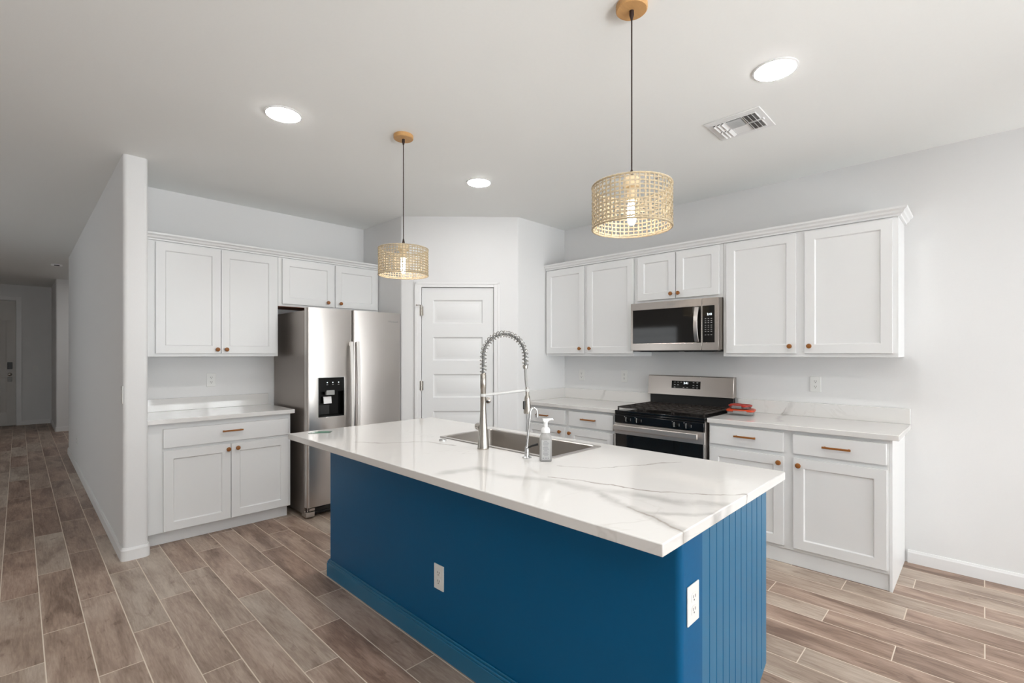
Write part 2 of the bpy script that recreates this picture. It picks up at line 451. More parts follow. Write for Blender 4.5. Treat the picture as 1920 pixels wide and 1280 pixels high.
# ------------------------------------------------------------------ mesh builder
class MB:
    def __init__(self):
        self.bm = bmesh.new()
    def face(self, vs, mi=0):
        try:
            f = self.bm.faces.new(vs)
            f.material_index = mi
            return f
        except ValueError:
            return None
    def quad(self, pts, mi=0):
        return self.face([self.bm.verts.new(p) for p in pts], mi)
    def box(self, x0, x1, y0, y1, z0, z1, mi=0):
        x0, x1 = min(x0, x1), max(x0, x1); y0, y1 = min(y0, y1), max(y0, y1); z0, z1 = min(z0, z1), max(z0, z1)
        v = [self.bm.verts.new((x, y, z)) for z in (z0, z1) for y in (y0, y1) for x in (x0, x1)]
        for f in ((0, 2, 3, 1), (4, 5, 7, 6), (0, 1, 5, 4), (2, 6, 7, 3), (0, 4, 6, 2), (1, 3, 7, 5)):
            self.face([v[i] for i in f], mi)
        return self
    def prism(self, poly, z0, z1, mi=0, axis='z'):
        """poly counter-clockwise; axis z: (x,y); axis x: (y,z) swept z0..z1 along x; axis y: (x,z) along y"""
        def P(a, b, t):
            return (a, b, t) if axis == 'z' else ((t, a, b) if axis == 'x' else (a, t, b))
        lo = [self.bm.verts.new(P(a, b, z0)) for a, b in poly]
        hi = [self.bm.verts.new(P(a, b, z1)) for a, b in poly]
        n = len(poly)
        self.face(lo[::-1], mi); self.face(hi, mi)
        for i in range(n):
            self.face([lo[i], lo[(i + 1) % n], hi[(i + 1) % n], hi[i]], mi)
        return self
    def rings(self, rings, mi=0, caps=True, closed=False):
        R = [[self.bm.verts.new(p) for p in r] for r in rings]
        n = len(R[0])
        pairs = list(zip(R[:-1], R[1:])) + ([(R[-1], R[0])] if closed else [])
        for a, b in pairs:
            for i in range(n):
                self.face([a[i], a[(i + 1) % n], b[(i + 1) % n], b[i]], mi)
        if caps and not closed:
            self.face(R[0][::-1], mi); self.face(R[-1], mi)
        return self
    def lathe(self, prof, c=(0, 0, 0), axis='z', n=24, mi=0, caps=True):
        """prof: list of (radius, height along axis)"""
        rs = []
        for r, h in prof:
            ring = []
            for i in range(n):
                a = 2 * PI * i / n
                p, q = r * math.cos(a), r * math.sin(a)
                if axis == 'z': ring.append((c[0] + p, c[1] + q, c[2] + h))
                elif axis == 'y': ring.append((c[0] + p, c[1] + h, c[2] + q))
                else: ring.append((c[0] + h, c[1] + p, c[2] + q))
            rs.append(ring)
        return self.rings(rs, mi, caps)
    def tube(self, pts, r, n=10, mi=0, closed=False):
        pts = [Vector(p) for p in pts]
        N = len(pts)
        rad = r if isinstance(r, (list, tuple)) else [r] * N
        rs, up = [], None
        for i, p in enumerate(pts):
            if closed:
                t = (pts[(i + 1) % N] - pts[i - 1]).normalized()
            else:
                t = (pts[min(i + 1, N - 1)] - pts[max(i - 1, 0)]).normalized()
            if up is None:
                up = Vector((0, 0, 1)) if abs(t.z) < 0.9 else Vector((1, 0, 0))
            side = t.cross(up).normalized()
            up = side.cross(t).normalized()
            rs.append([p + (side * math.cos(2 * PI * k / n) + up * math.sin(2 * PI * k / n)) * rad[i] for k in range(n)])
        return self.rings(rs, mi, True, closed)
    def slab(self, x0, x1, z0, z1, yb, yf, holes=(), prof=((0, 0), (0.005, 0.009)), mi=0):
        """A door or drawer front: back at yb, front at yf (< yb), with moulded panels (x0,x1,z0,z1) sunk in its front."""
        xs = sorted({x0, x1, *[h[0] for h in holes], *[h[1] for h in holes]})
        zs = sorted({z0, z1, *[h[2] for h in holes], *[h[3] for h in holes]})
        for a, b in zip(xs[:-1], xs[1:]):
            for c, d in zip(zs[:-1], zs[1:]):
                hole = any(abs(h[0] - a) < 1e-6 and abs(h[1] - b) < 1e-6 and abs(h[2] - c) < 1e-6 and abs(h[3] - d) < 1e-6 for h in holes)
                if not hole:
                    self.quad([(a, yf, c), (b, yf, c), (b, yf, d), (a, yf, d)], mi)
                    continue
                prev = None
                for ins, dep in prof:
                    r = [self.bm.verts.new(q) for q in ((a + ins, yf + dep, c + ins), (b - ins, yf + dep, c + ins), (b - ins, yf + dep, d - ins), (a + ins, yf + dep, d - ins))]
                    if prev:
                        for i in range(4):
                            self.face([prev[i], prev[(i + 1) % 4], r[(i + 1) % 4], r[i]], mi)
                    prev = r
                self.face(prev, mi)
        # back and rim follow the same grid lines, so everything welds
        self.quad([(x0, yb, z0), (x0, yb, z1), (x1, yb, z1), (x1, yb, z0)], mi)
        bm = self.bm
        bot = [(x, z0) for x in xs]; rgt = [(x1, z) for z in zs]; top = [(x, z1) for x in xs[::-1]]; lft = [(x0, z) for z in zs[::-1]]
        for side in (bot, rgt, top, lft):
            fr = [bm.verts.new((x, yf, z)) for x, z in side]
            bk = [bm.verts.new((side[0][0], yb, side[0][1])), bm.verts.new((side[-1][0], yb, side[-1][1]))]
            self.face([bk[0], bk[1]] + fr[::-1], mi)
        return self
    def build(self, name, mats, parent=None, bevel=0.0, seg=2, smooth=35, weld=True, recalc=True):
        if weld:
            bmesh.ops.remove_doubles(self.bm, verts=self.bm.verts, dist=1e-6)
        if recalc:
            bmesh.ops.recalc_face_normals(self.bm, faces=self.bm.faces)
        me = bpy.data.meshes.new(name)
        self.bm.to_mesh(me)
        self.bm.free()
        if smooth:
            for p in me.polygons:
                p.use_smooth = True
            me.set_sharp_from_angle(angle=math.radians(smooth))
        for m in (mats if isinstance(mats, (list, tuple)) else [mats]):
            me.materials.append(m)
        o = bpy.data.objects.new(name, me)
        COL.objects.link(o)
        if parent:
            o.parent = parent
        if bevel:
            b = o.modifiers.new('bevel', 'BEVEL')
            b.width = bevel
            b.segments = seg
            b.limit_method = 'ANGLE'
            b.angle_limit = math.radians(40)
        return o

def tag(o, label, cat, group=None):
    o['label'] = label
    o['category'] = cat
    if group:
        o['group'] = group
    return o
def thing(name, label, cat, loc=(0, 0, 0), rot=0.0, group=None):
    o = bpy.data.objects.new(name, None)
    o.empty_display_size = 0.1
    o.location = loc
    o.rotation_euler = (0, 0, rot)
    COL.objects.link(o)
    return tag(o, label, cat, group)
def struct(o):
    o['kind'] = 'structure'
    return o
def copy_tree(o, parent=None):
    c = o.copy()
    COL.objects.link(c)
    if parent:
        c.parent = parent
    for ch in list(o.children):
        copy_tree(ch, c)
    return c
def text_mesh(name, body, size, m, parent, loc, rot=(PI / 2, 0, 0), depth=0.0004, align='CENTER'):
    cu = bpy.data.curves.new(name, 'FONT')
    cu.body = body
    cu.size = size
    cu.extrude = depth
    cu.align_x = align
    cu.align_y = 'CENTER'
    t = bpy.data.objects.new('tmp_text', cu)
    COL.objects.link(t)
    bpy.context.view_layer.update()
    me = bpy.data.meshes.new_from_object(t.evaluated_get(bpy.context.evaluated_depsgraph_get()))
    bpy.data.objects.remove(t)
    bpy.data.curves.remove(cu)
    me.materials.clear()
    me.materials.append(m)
    o = bpy.data.objects.new(name, me)
    COL.objects.link(o)
    o.parent = parent
    o.location = loc
    o.rotation_euler = rot
    return o
def rounded(poly, radii, seg=6):
    """Round the corners of a 2-D polygon."""
    out = []
    n = len(poly)
    for i, (p, r) in enumerate(zip(poly, radii)):
        p = Vector(p)
        if r <= 0:
            out.append(tuple(p)); continue
        a = (Vector(poly[i - 1]) - p).normalized(); b = (Vector(poly[(i + 1) % n]) - p).normalized()
        ang = a.angle(b)
        d = r / math.tan(ang / 2)
        c = p + (a + b).normalized() * (r / math.sin(ang / 2))
        s, e = p + a * d - c, p + b * d - c
        for k in range(seg + 1):
            t = k / seg
            w = s.angle(e)
            v = s * (math.sin((1 - t) * w) / math.sin(w)) + e * (math.sin(t * w) / math.sin(w))
            out.append(tuple(c + v))
    return out

# ------------------------------------------------------------------ the room
XW = 4.178           # wall behind the range
YW = 4.82            # wall behind the refrigerator
XL, XP0, XP1 = -3.4, 0.49, 0.627   # living-room wall, partition faces
HALL_L, HALL_END = -3.4, 13.5
PAN_A, PAN_B, PAN_Y = Vector((2.62, 4.08)), Vector((3.44, 3.28)), 3.28

struct(MB().box(XL - 0.2, 4.4, WALL_FRONT_Y - 0.15, HALL_END + 0.2, -0.12, 0.0).build('floor', floor_m, smooth=0))
struct(MB().box(XL - 0.2, 4.4, WALL_FRONT_Y - 0.15, HALL_END + 0.2, CEIL, CEIL + 0.12).build('ceiling', ceil_m, smooth=0))
struct(MB().box(XW, XW + 0.15, WALL_FRONT_Y, YW, 0, CEIL).build('wall_right', wall_m, smooth=0))
struct(MB().box(XP1, XW + 0.15, YW, YW + 0.12, 0, CEIL).build('wall_back', wall_m, smooth=0))
w = MB().box(XL - 0.12, XL, WALL_FRONT_Y, ADDED_WINDOW[0], 0, CEIL).box(XL - 0.12, XL, ADDED_WINDOW[1], HALL_END, 0, CEIL)
w.box(XL - 0.12, XL, ADDED_WINDOW[0], ADDED_WINDOW[1], 0, ADDED_WINDOW[2]).box(XL - 0.12, XL, ADDED_WINDOW[0], ADDED_WINDOW[1], ADDED_WINDOW[3], CEIL)
struct(w.build('wall_left', wall_m, smooth=0))
# partition between hall and kitchen with its rounded end
YP = 4.135
poly = rounded([(XP0, YP), (XP1, YP), (XP1, 9.2), (XP0, 9.2)], [0.025, 0.025, 0.025, 0.025])
struct(MB().prism(poly, 0, CEIL).build('wall_partition', wall_m))
struct(MB().box(XP1, 2.1, 9.08, 9.2, 0, CEIL).build('wall_alcove_near', wall_m, smooth=0))
struct(MB().box(2.1, 2.22, 9.08, 12.05, 0, CEIL).build('wall_alcove_side', wall_m, smooth=0))
struct(MB().prism(rounded([(0.465, 11.9), (2.1, 11.9), (2.1, HALL_END), (0.465, HALL_END)], [0.025, 0, 0, 0]), 0, CEIL).build('wall_alcove_far', wall_m))
# end wall of the hall with the opening for the front door
FD = (-1.02, -0.03, 2.44)
w = MB().box(HALL_L, FD[0], HALL_END, HALL_END + 0.12, 0, CEIL).box(FD[1], 0.465, HALL_END, HALL_END + 0.12, 0, CEIL)
w.box(FD[0], FD[1], HALL_END, HALL_END + 0.12, FD[2], CEIL)
struct(w.build('wall_hall_end', wall_m, smooth=0))
# living-room wall behind the camera, open at the patio door and the window
w = MB(); Y0, Y1 = WALL_FRONT_Y - 0.12, WALL_FRONT_Y
w.box(XL, WINDOW[0], Y0, Y1, 0, CEIL).box(WINDOW[1], PATIO[0], Y0, Y1, 0, CEIL).box(PATIO[1], XW, Y0, Y1, 0, CEIL)
w.box(WINDOW[0], WINDOW[1], Y0, Y1, 0, WINDOW[2]).box(WINDOW[0], WINDOW[1], Y0, Y1, WINDOW[3], CEIL)
w.box(PATIO[0], PATIO[1], Y0, Y1, PATIO[3], CEIL).box(PATIO[0], PATIO[1], Y0, Y1, 0, PATIO[2])
struct(w.build('wall_front', wall_m, smooth=0))
def window_unit(name, x0, x1, z0, z1, stiles, slats, side=False):
    f = MB()
    t = 0.05
    ya, yb = WALL_FRONT_Y - 0.10, WALL_FRONT_Y - 0.04
    f.box(x0, x1, ya, yb, z0, z0 + t).box(x0, x1, ya, yb, z1 - t, z1).box(x0, x0 + t, ya, yb, z0 + t, z1 - t).box(x1 - t, x1, ya, yb, z0 + t, z1 - t)
    for s in stiles:
        f.box(s - 0.045, s + 0.045, ya, yb, z0 + t, z1 - t)
    fr = struct(f.build(name, trim_m, bevel=0.003))
    MB().box(x0 + t, x1 - t, -3.672, -3.668, z0 + t, z1 - t).build('pane', pane_m, fr, smooth=0)
    b = MB()
    z = z0 + 0.10
    while z < z1 - 0.06 and slats < 5:
        b.quad([(x0 + 0.02, WALL_FRONT_Y - 0.034, z), (x1 - 0.02, WALL_FRONT_Y - 0.034, z), (x1 - 0.02, WALL_FRONT_Y - 0.002, z + 0.004), (x0 + 0.02, WALL_FRONT_Y - 0.002, z + 0.004)])
        z += slats
    if slats < 5:
        sl = b.build('blind_slats', trim_m, fr, smooth=0, recalc=False)
        so = sl.modifiers.new('thickness', 'SOLIDIFY'); so.thickness = 0.003
    if side:                                   # turned into the far-left wall
        fr.rotation_euler = (0, 0, -PI / 2)
        fr.location = (XL - WALL_FRONT_Y, 0, 0)
    return fr
window_unit('window_1', *PATIO, (2.30, 3.05), 0.09)
window_unit('window_2', *WINDOW, (-0.4,), 9.0)
window_unit('added_window_3', -ADDED_WINDOW[1], -ADDED_WINDOW[0], ADDED_WINDOW[2], ADDED_WINDOW[3], (-6.9,), 0.5, True)  # unseen window, added to light the hall face of the partition

# pantry: three walls in one mesh, door opening in the slanted one
PD = (PAN_B - PAN_A); PLEN = PD.length; PD.normalize()
PN = Vector((PD.y, -PD.x))          # faces the kitchen
if PN.dot(Vector((1, 1))) > 0: PN = -PN
PROT = math.atan2(PD.y, PD.x)
S0, S1, DTOP = 0.196, 0.909, 2.052
def pan(s, off=0.0): return tuple(PAN_A + PD * s - PN * off)
IN = 0.10
w = MB()
inner_a = (PAN_A.x + IN, PAN_A.y + IN * math.tan(PI / 8)); inner_b = (PAN_B.x + IN * math.tan(PI / 8), PAN_B.y + IN)
out = [(2.62, YW), tuple(PAN_A), tuple(PAN_B), (XW, PAN_Y), (XW, PAN_Y + IN), inner_b, inner_a, (2.62 + IN, YW)]
w.prism(rounded(out, [0, 0.03, 0.03, 0, 0, 0, 0, 0]), DTOP, CEIL)
w.prism(rounded([(2.62, YW), tuple(PAN_A), pan(S0), pan(S0, IN), inner_a, (2.62 + IN, YW)], [0, 0.03, 0, 0, 0, 0]), 0, DTOP)
w.prism(rounded([pan(S1), tuple(PAN_B), (XW, PAN_Y), (XW, PAN_Y + IN), inner_b, pan(S1, IN)], [0, 0.03, 0, 0, 0, 0]), 0, DTOP)
struct(w.build('wall_pantry', wall_m))
LOC = (PAN_A.x, PAN_A.y, 0)
# casing round the pantry door
c = MB()
for a, b, z0, z1 in ((S0 - 0.060, S0 + 0.002, 0.0, DTOP + 0.045), (S1 - 0.002, S1 + 0.060, 0.0, DTOP + 0.045), (S0 + 0.002, S1 - 0.002, DTOP - 0.003, DTOP + 0.045)):
    c.box(a, b, -0.016, 0.0, z0, z1)
c.box(S0 - 0.060, S0 - 0.035, -0.021, -0.016, 0, DTOP + 0.045).box(S1 + 0.035, S1 + 0.060, -0.021, -0.016, 0, DTOP + 0.045)
c.box(S0 - 0.060, S1 + 0.060, -0.021, -0.016, DTOP + 0.025, DTOP + 0.045)
o = struct(c.build('trim_1', trim_m, bevel=0.002)); o.location = LOC; o.rotation_euler = (0, 0, PROT)
# pantry door: five raised panels
pd_ = MB()
P0, P1 = 0.310, 0.797
holes = [(P0, P1, z0, z0 + 0.232) for z0 in (1.693, 1.329, 0.966, 0.603, 0.240)]
pd_.slab(S0 + 0.005, S1 - 0.005, 0.012, DTOP - 0.007, 0.040, 0.004, holes, ((0, 0), (0.012, 0.012), (0.022, 0.012), (0.046, 0.003)))
door1 = struct(pd_.build('door_1', door_m, bevel=0.0015)); door1.location = LOC; door1.rotation_euler = (0, 0, PROT)
k = MB().lathe([(0.030, 0.0), (0.030, -0.006), (0.012, -0.010), (0.011, -0.030), (0.022, -0.038), (0.027, -0.050), (0.024, -0.062), (0.012, -0.068)], (0.850, 0.004, 0.94), 'y')
k.build('door_knob', nickel_m, door1)
for z in (1.815, 1.085, 0.25):
    h = MB().lathe([(0.006, -0.045), (0.006, 0.045)], (S0 + 0.004, -0.022, z), 'z', 12).lathe([(0.0075, -0.049), (0.0075, -0.045)], (S0 + 0.004, -0.022, z), 'z', 12)
    h.lathe([(0.0075, 0.045), (0.0075, 0.049)], (S0 + 0.004, -0.022, z), 'z', 12).box(S0 - 0.012, S0 + 0.022, -0.019, -0.016, z - 0.044, z + 0.044)
    h.build('hinge', nickel_m, door1)
st = MB().tube([(S0 + 0.004, -0.022, 1.868), (S0 - 0.010, -0.034, 1.872), (S0 - 0.036, -0.050, 1.868)], 0.004, 8).lathe([(0.008, 0), (0.008, -0.01)], (S0 - 0.036, -0.048, 1.868), 'y', 12)
st.lathe([(0.010, 1.862), (0.010, 1.874)], (S0 + 0.004, -0.022, 0), 'z', 12)
st.build('hinge_door_stop', nickel_m, door1)

# front door at the end of the hall
f = MB().slab(FD[0] + 0.01, FD[1] - 0.006, 0.012, FD[2] - 0.01, HALL_END + 0.05, HALL_END + 0.008,
              [(FD[0] + 0.15, FD[0] + 0.45, 0.25, 0.95), (FD[0] + 0.55, FD[1] - 0.13, 0.25, 0.95), (FD[0] + 0.15, FD[0] + 0.45, 1.12, 2.05), (FD[0] + 0.55, FD[1] - 0.13, 1.12, 2.05)],
              ((0, 0), (0.016, 0.010), (0.028, 0.010), (0.05, 0.003)))
door2 = struct(f.build('door_2', front_door_m, bevel=0.002))
MB().box(-0.155, -0.085, HALL_END - 0.018, HALL_END + 0.008, 1.10, 1.235).build('keypad_lock', black_m, door2, bevel=0.006)
MB().lathe([(0.032, 0.008), (0.032, -0.006), (0.012, -0.012), (0.012, -0.04), (0.028, -0.05), (0.028, -0.07), (0.012, -0.08)], (-0.12, HALL_END, 1.0), 'y').build('door_knob', nickel_m, door2)
MB().box(-0.150, -0.090, HALL_END - 0.010, HALL_END + 0.008, 0.86, 0.945).build('key_box', grey_m, door2, bevel=0.004)
c = MB()
c.box(FD[1] - 0.004, FD[1] + 0.07, HALL_END - 0.018, HALL_END, 0, FD[2] + 0.07).box(FD[0] - 0.07, FD[0] + 0.004, HALL_END - 0.018, HALL_END, 0, FD[2] + 0.07)
c.box(FD[0] + 0.004, FD[1] - 0.004, HALL_END - 0.018, HALL_END, FD[2] - 0.004, FD[2] + 0.07)
for a, b in ((FD[0], FD[0] + 0.03), (FD[1] - 0.02, FD[1])):
    c.box(a, b, HALL_END + 0.051, HALL_END + 0.12, 0, FD[2])
c.box(FD[0], FD[1], HALL_END + 0.051, HALL_END + 0.12, FD[2] - 0.03, FD[2]).box(FD[0], FD[1], HALL_END + 0.051, HALL_END + 0.12, 0.0005, 0.03)
struct(c.build('trim_2', trim_m, bevel=0.003))

# baseboards
BH, BT = 0.085, 0.013
def bprof(): return BH
def board(name, pts, inward):
    """A baseboard along a polyline; inward: +1 board lies to the right of the walk."""
    b = MB()
    pts = [Vector(p) for p in pts]
    n = len(pts)
    nor = []
    for i in range(n):
        d0 = (pts[i] - pts[i - 1]).normalized() if i > 0 else (pts[1] - pts[0]).normalized()
        d1 = (pts[i + 1] - pts[i]).normalized() if i < n - 1 else d0
        n0, n1 = Vector((d0.y, -d0.x)), Vector((d1.y, -d1.x))
        m = (n0 + n1).normalized()
        nor.append(m / max(0.3, m.dot(n0)) * inward)
    prof = [(0, 0), (BT, 0), (BT, BH - 0.016), (BT * 0.75, BH - 0.010), (BT * 0.6, BH - 0.002), (BT * 0.35, BH), (0, BH)]
    b.rings([[(p.x + q.x * t, p.y + q.y * t, z) for t, z in prof] for p, q in zip(pts, nor)])
    return struct(b.build(name, trim_m, smooth=25))
board('baseboard_right', [(XW, 0.365), (XW, WALL_FRONT_Y)], 1)
pp = rounded([(XP1, YP + 0.09), (XP1, YP), (XP0, YP), (XP0, 9.2), (XP1, 9.2)], [0, 0.025, 0.025, 0.025, 0])
board('baseboard_partition', pp, -1)
board('baseboard_alcove', rounded([(2.1, 11.9), (0.465, 11.9), (0.465, HALL_END)], [0, 0.025, 0]), -1)
board('baseboard_hall_end', [(0.465, HALL_END), (FD[1] + 0.07, HALL_END)], -1)
board('baseboard_pantry', [(2.62, YW), tuple(PAN_A), pan(S0 - 0.060)], 1)
board('baseboard_left', [(XL, WALL_FRONT_Y), (XL, HALL_END)], 1)

# ------------------------------------------------------------------ cabinets
SHAKER = ((0, 0), (0.006, 0.010))
def knob(parent, x, y, z):
    k = MB().lathe([(0.008, 0.0), (0.006, -0.010), (0.0075, -0.014), (0.0155, -0.019), (0.017, -0.024), (0.015, -0.030), (0.008, -0.033)], (x, y, z), 'y', 20)
    return k.build('knob', wood_m, parent)
def pull(parent, xa, xb, y, z):
    p = MB().box(xa, xb, y - 0.032, y - 0.022, z - 0.006, z + 0.006)
    for x in (xa + 0.012, xb - 0.012):
        p.box(x - 0.005, x + 0.005, y - 0.022, y, z - 0.005, z + 0.005)
    return p.build('pull', wood_m, parent, bevel=0.0015)
RAIL = 0.060
def shaker_door(parent, x0, x1, z0, z1, yf, kx=None, kz=None):
    d = MB().slab(x0, x1, z0, z1, yf + 0.020, yf, [(x0 + RAIL, x1 - RAIL, z0 + RAIL, z1 - RAIL)], SHAKER).build('door', cab_m, parent, bevel=0.0015)
    if kx is not None:
        knob(d, kx, yf, kz)
    return d
def drawer(parent, x0, x1, z0, z1, yf, pa, pb, pz):
    d = MB().slab(x0, x1, z0, z1, yf + 0.020, yf).build('drawer', cab_m, parent, bevel=0.002)
    pull(d, pa, pb, yf, pz)
    return d
CT_TOP, CT_T = 0.925, 0.034
CAB_TOP = CT_TOP - CT_T
TOE = 0.10
def cabinet_body(parent, x0, x1, depth, z0, z1):
    MB().box(x0, x1, -depth, -0.001, z0, z1).build('body', cab_m, parent, bevel=0.0015)

# ---- wall behind the refrigerator (local = world shifted): counter unit left of the refrigerator
bx = 0.637
t = thing('base_cabinet', 'white shaker base cabinet with one wide drawer over two doors, left of the refrigerator', 'cabinet', (bx, YW, 0), 0)
DB = YW - 4.25                                 # depth to the face frame
W = 1.628 - bx
cabinet_body(t, 0, W, DB, TOE, CAB_TOP)
MB().box(0.0, W - 0.004, -DB + 0.065, -0.001, 0, TOE).build('toe_kick', cab_m, t, bevel=0.001)
yf = -DB - 0.020
dl = 0.730 - bx
drawer(t, dl, 1.605 - bx, 0.712, 0.850, yf, 1.103 - bx, 1.248 - bx, 0.796)
shaker_door(t, dl, 1.166 - bx, 0.108, 0.690, yf, 1.146 - bx, 0.652)
shaker_door(t, 1.170 - bx, 1.605 - bx, 0.108, 0.690, yf, 1.212 - bx, 0.655)

UZ0, UZ1 = 1.375, 2.262
DZ0, DZ1 = 1.400, 2.250
UD = 0.31
def upper(label, loc, rot, x1, z0, doors, dz0, name='upper_cabinet', x0=0.0):
    t = thing(name, label, 'cabinet', (loc[0], loc[1], z0), rot)
    MB().box(x0, x1, -UD, -0.001, 0, UZ1 - z0).build('body', cab_m, t, bevel=0.0015)
    for a, b, kx, kz in doors:
        shaker_door(t, a, b, dz0 - z0, DZ1 - z0, -UD - 0.020, kx, kz - z0)
    return t
ux = XP1 + 0.002
upper('white two-door upper cabinet above the left counter, beside the partition wall', (ux, YW), 0, 1.619 - ux, UZ0,
      [(0.727 - ux, 1.164 - ux, 1.137 - ux, 1.432), (1.168 - ux, 1.599 - ux, 1.203 - ux, 1.432)], DZ0)
o = upper('short white two-door upper cabinet above the refrigerator', (1.621, YW), 0, 2.617 - 1.621, 1.825,
      [(0.032, 0.508, 0.446, 1.884), (0.527, 0.979, 0.573, 1.884)], 1.845)
MB().box(0.004, 0.992, -UD + 0.004, -0.01, -0.004, 0).build('underside', brown_m, o)
# crown moulding along each run of upper cabinets
CROWN = [(0.03, 0.0), (-0.012, 0.0), (-0.014, 0.010), (-0.026, 0.018), (-0.030, 0.030), (-0.044, 0.040), (-0.046, 0.052), (0.03, 0.052)]
def crown(label, loc, rot, x0, x1, ret=False):
    """Profile points are (outward, up); mitred back to the wall when ret is set."""
    b = MB()
    rs = []
    rs.append([(x0, -UD + p, q) for p, q in CROWN])
    if ret:
        rs.append([(x1 - p, -UD + p, q) for p, q in CROWN])
        rs.append([(x1 - p, -0.001, q) for p, q in CROWN])
    else:
        rs.append([(x1, -UD + p, q) for p, q in CROWN])
    b.rings(rs)
    o = b.build('crown_molding', cab_m, smooth=20)
    o.location = (loc[0], loc[1], UZ1 + 0.0005)
    o.rotation_euler = (0, 0, rot)
    # carried on the face of the cabinets
    return tag(o, label, 'molding', 'crown moldings')
crown('white stepped crown molding along the upper cabinets over counter and refrigerator', (ux, YW), 0, 0.0, 2.615 - ux)

# ---- wall behind the range: local x runs toward the camera (world -Y)
R90 = -PI / 2
def right(y): return (XW, y, 0)
yl = PAN_Y - 0.003
def X(y): return yl - y                        # world y -> local x
DB2 = XW - 3.57
t = thing('base_cabinet', 'white base cabinet with two drawers between the pantry wall and the range', 'cabinet', (XW, yl, 0), R90)
cabinet_body(t, 0, X(2.243), DB2, TOE, CAB_TOP)
MB().box(0, X(2.247), -DB2 + 0.065, -0.001, 0, TOE).build('toe_kick', cab_m, t, bevel=0.001)
yf = -DB2 - 0.020
drawer(t, X(3.262), X(2.785), 0.735, 0.868, yf, X(3.128), X(2.978), 0.805)
drawer(t, X(2.742), X(2.265), 0.735, 0.868, yf, X(2.591), X(2.437), 0.808)
shaker_door(t, X(3.262), X(2.785), 0.118, 0.712, yf, X(2.838), 0.668)
shaker_door(t, X(2.742), X(2.265), 0.118, 0.712, yf, X(2.722), 0.668)

t = thing('base_cabinet', 'white base cabinet with two drawers at the open end of counter right of range', 'cabinet', (XW, yl, 0), R90)
xa, xb = X(1.452), X(0.380)
cabinet_body(t, xa, xb - 0.016, DB2, TOE, CAB_TOP)
MB().box(xa, xb - 0.016, -DB2 + 0.012, -0.001, 0, TOE).build('toe_kick', cab_m, t, bevel=0.001)
MB().box(xb - 0.0155, xb, -DB2, -0.001, 0, CAB_TOP).build('end_panel', cab_m, t, bevel=0.0015)
drawer(t, X(1.440), X(0.953), 0.742, 0.872, yf, X(1.262), X(1.118), 0.815)
drawer(t, X(0.896), X(0.408), 0.742, 0.868, yf, X(0.728), X(0.577), 0.808)
shaker_door(t, X(1.440), X(0.951), 0.124, 0.714, yf, X(0.977), 0.673)
shaker_door(t, X(0.894), X(0.405), 0.124, 0.714, yf, X(0.861), 0.671)

upper('white two-door upper cabinet in the corner beside the pantry wall', (XW, yl), R90, X(2.243), UZ0,
      [(X(3.262), X(2.785), X(2.827), 1.448), (X(2.750), X(2.246), X(2.710), 1.448)], DZ0)
upper('short white two-door upper cabinet directly over the microwave', (XW, yl), R90, X(1.463), 1.842,
      [(X(2.203), X(1.851), X(1.883), 1.903), (X(1.843), X(1.488), X(1.817), 1.903)], 1.864, x0=X(2.241))
upper('wide white two-door upper cabinet at the right end of the run', (XW, yl), R90, X(0.383), UZ0,
      [(X(1.434), X(0.953), X(0.988), 1.450), (X(0.897), X(0.411), X(0.866), 1.450)], DZ0, x0=X(1.461))
crown('white crown molding over the range wall cabinets with a mitred right end', (XW, yl), R90, 0.0, X(0.382), True)

# ------------------------------------------------------------------ countertops
def countertop(label, loc, rot, x0, x1, depth, splash, side=None):
    t = thing('countertop', label, 'countertop', (loc[0], loc[1], CAB_TOP + 0.001), rot)
    MB().box(x0, x1, -depth, -0.002, 0, CT_T - 0.001).build('slab', quartz_m, t, bevel=0.003)
    MB().box(splash[0], splash[1], -0.022, -0.002, CT_T - 0.001, CT_T + 0.102).build('backsplash', quartz_m, t, bevel=0.002)
    if side:
        MB().box(x0, x0 + 0.020, -depth + 0.01, -0.022, CT_T - 0.001, CT_T + 0.102).build('side_splash', quartz_m, t, bevel=0.002)
    return t
countertop('white quartz countertop left of the refrigerator with window reflections', (XP1 + 0.002, YW), 0, 0.0, 1.643 - XP1, YW - 4.195, (0.0, 1.637 - XP1))
countertop('white quartz countertop in the corner between pantry wall and range', (XW, yl), R90, 0.0, X(2.232), XW - 3.535, (0.0, X(2.232)), True)
countertop('white quartz countertop right of the range with a grey vein up its backsplash', (XW, yl), R90, X(1.455), X(0.347), XW - 3.535, (X(1.455), X(0.350)))

# ------------------------------------------------------------------ island
IZ = 0.920
SX0, SX1, SY0, SY1 = 1.680, 2.090, 1.395, 2.232
IT = 0.034
ix0, ix1, iy0, iy1 = 1.125, 2.165, 0.573, 2.972
bx0, bx1, bxm, by0, by1 = 1.370, 2.150, 1.520, 0.640, 2.945
isl = thing('kitchen_island', 'deep blue kitchen island with beadboard end under the white veined top', 'island', (bx0, by0, 0), 0)
def I(x): return x - bx0
def J(y): return y - by0
IB = IZ - IT - 0.001
MB().prism(rounded([(0, 0), (I(bxm), 0), (I(bxm), J(by1)), (0, J(by1))], [0.022, 0, 0, 0.012]), 0, IB).build('back_wall', blue_shaded_m, isl)
b = MB()
poly = [(I(bxm), 0.004), (I(bx1), 0.004), (I(bx1), J(by1)), (I(bxm), J(by1))]
b.box(I(bxm), I(bx1) - 0.02, 0.008, J(SY0) - 0.03, 0.11, IB).box(I(bxm), I(bx1) - 0.02, J(SY1) + 0.03, J(by1) - 0.004, 0.11, IB)
b.box(I(bxm), I(bx1) - 0.02, J(SY0) - 0.03, J(SY1) + 0.03, 0.11, 0.66).box(I(bx1) - 0.035, I(bx1) - 0.02, J(SY0) - 0.03, J(SY1) + 0.03, 0.66, IB)
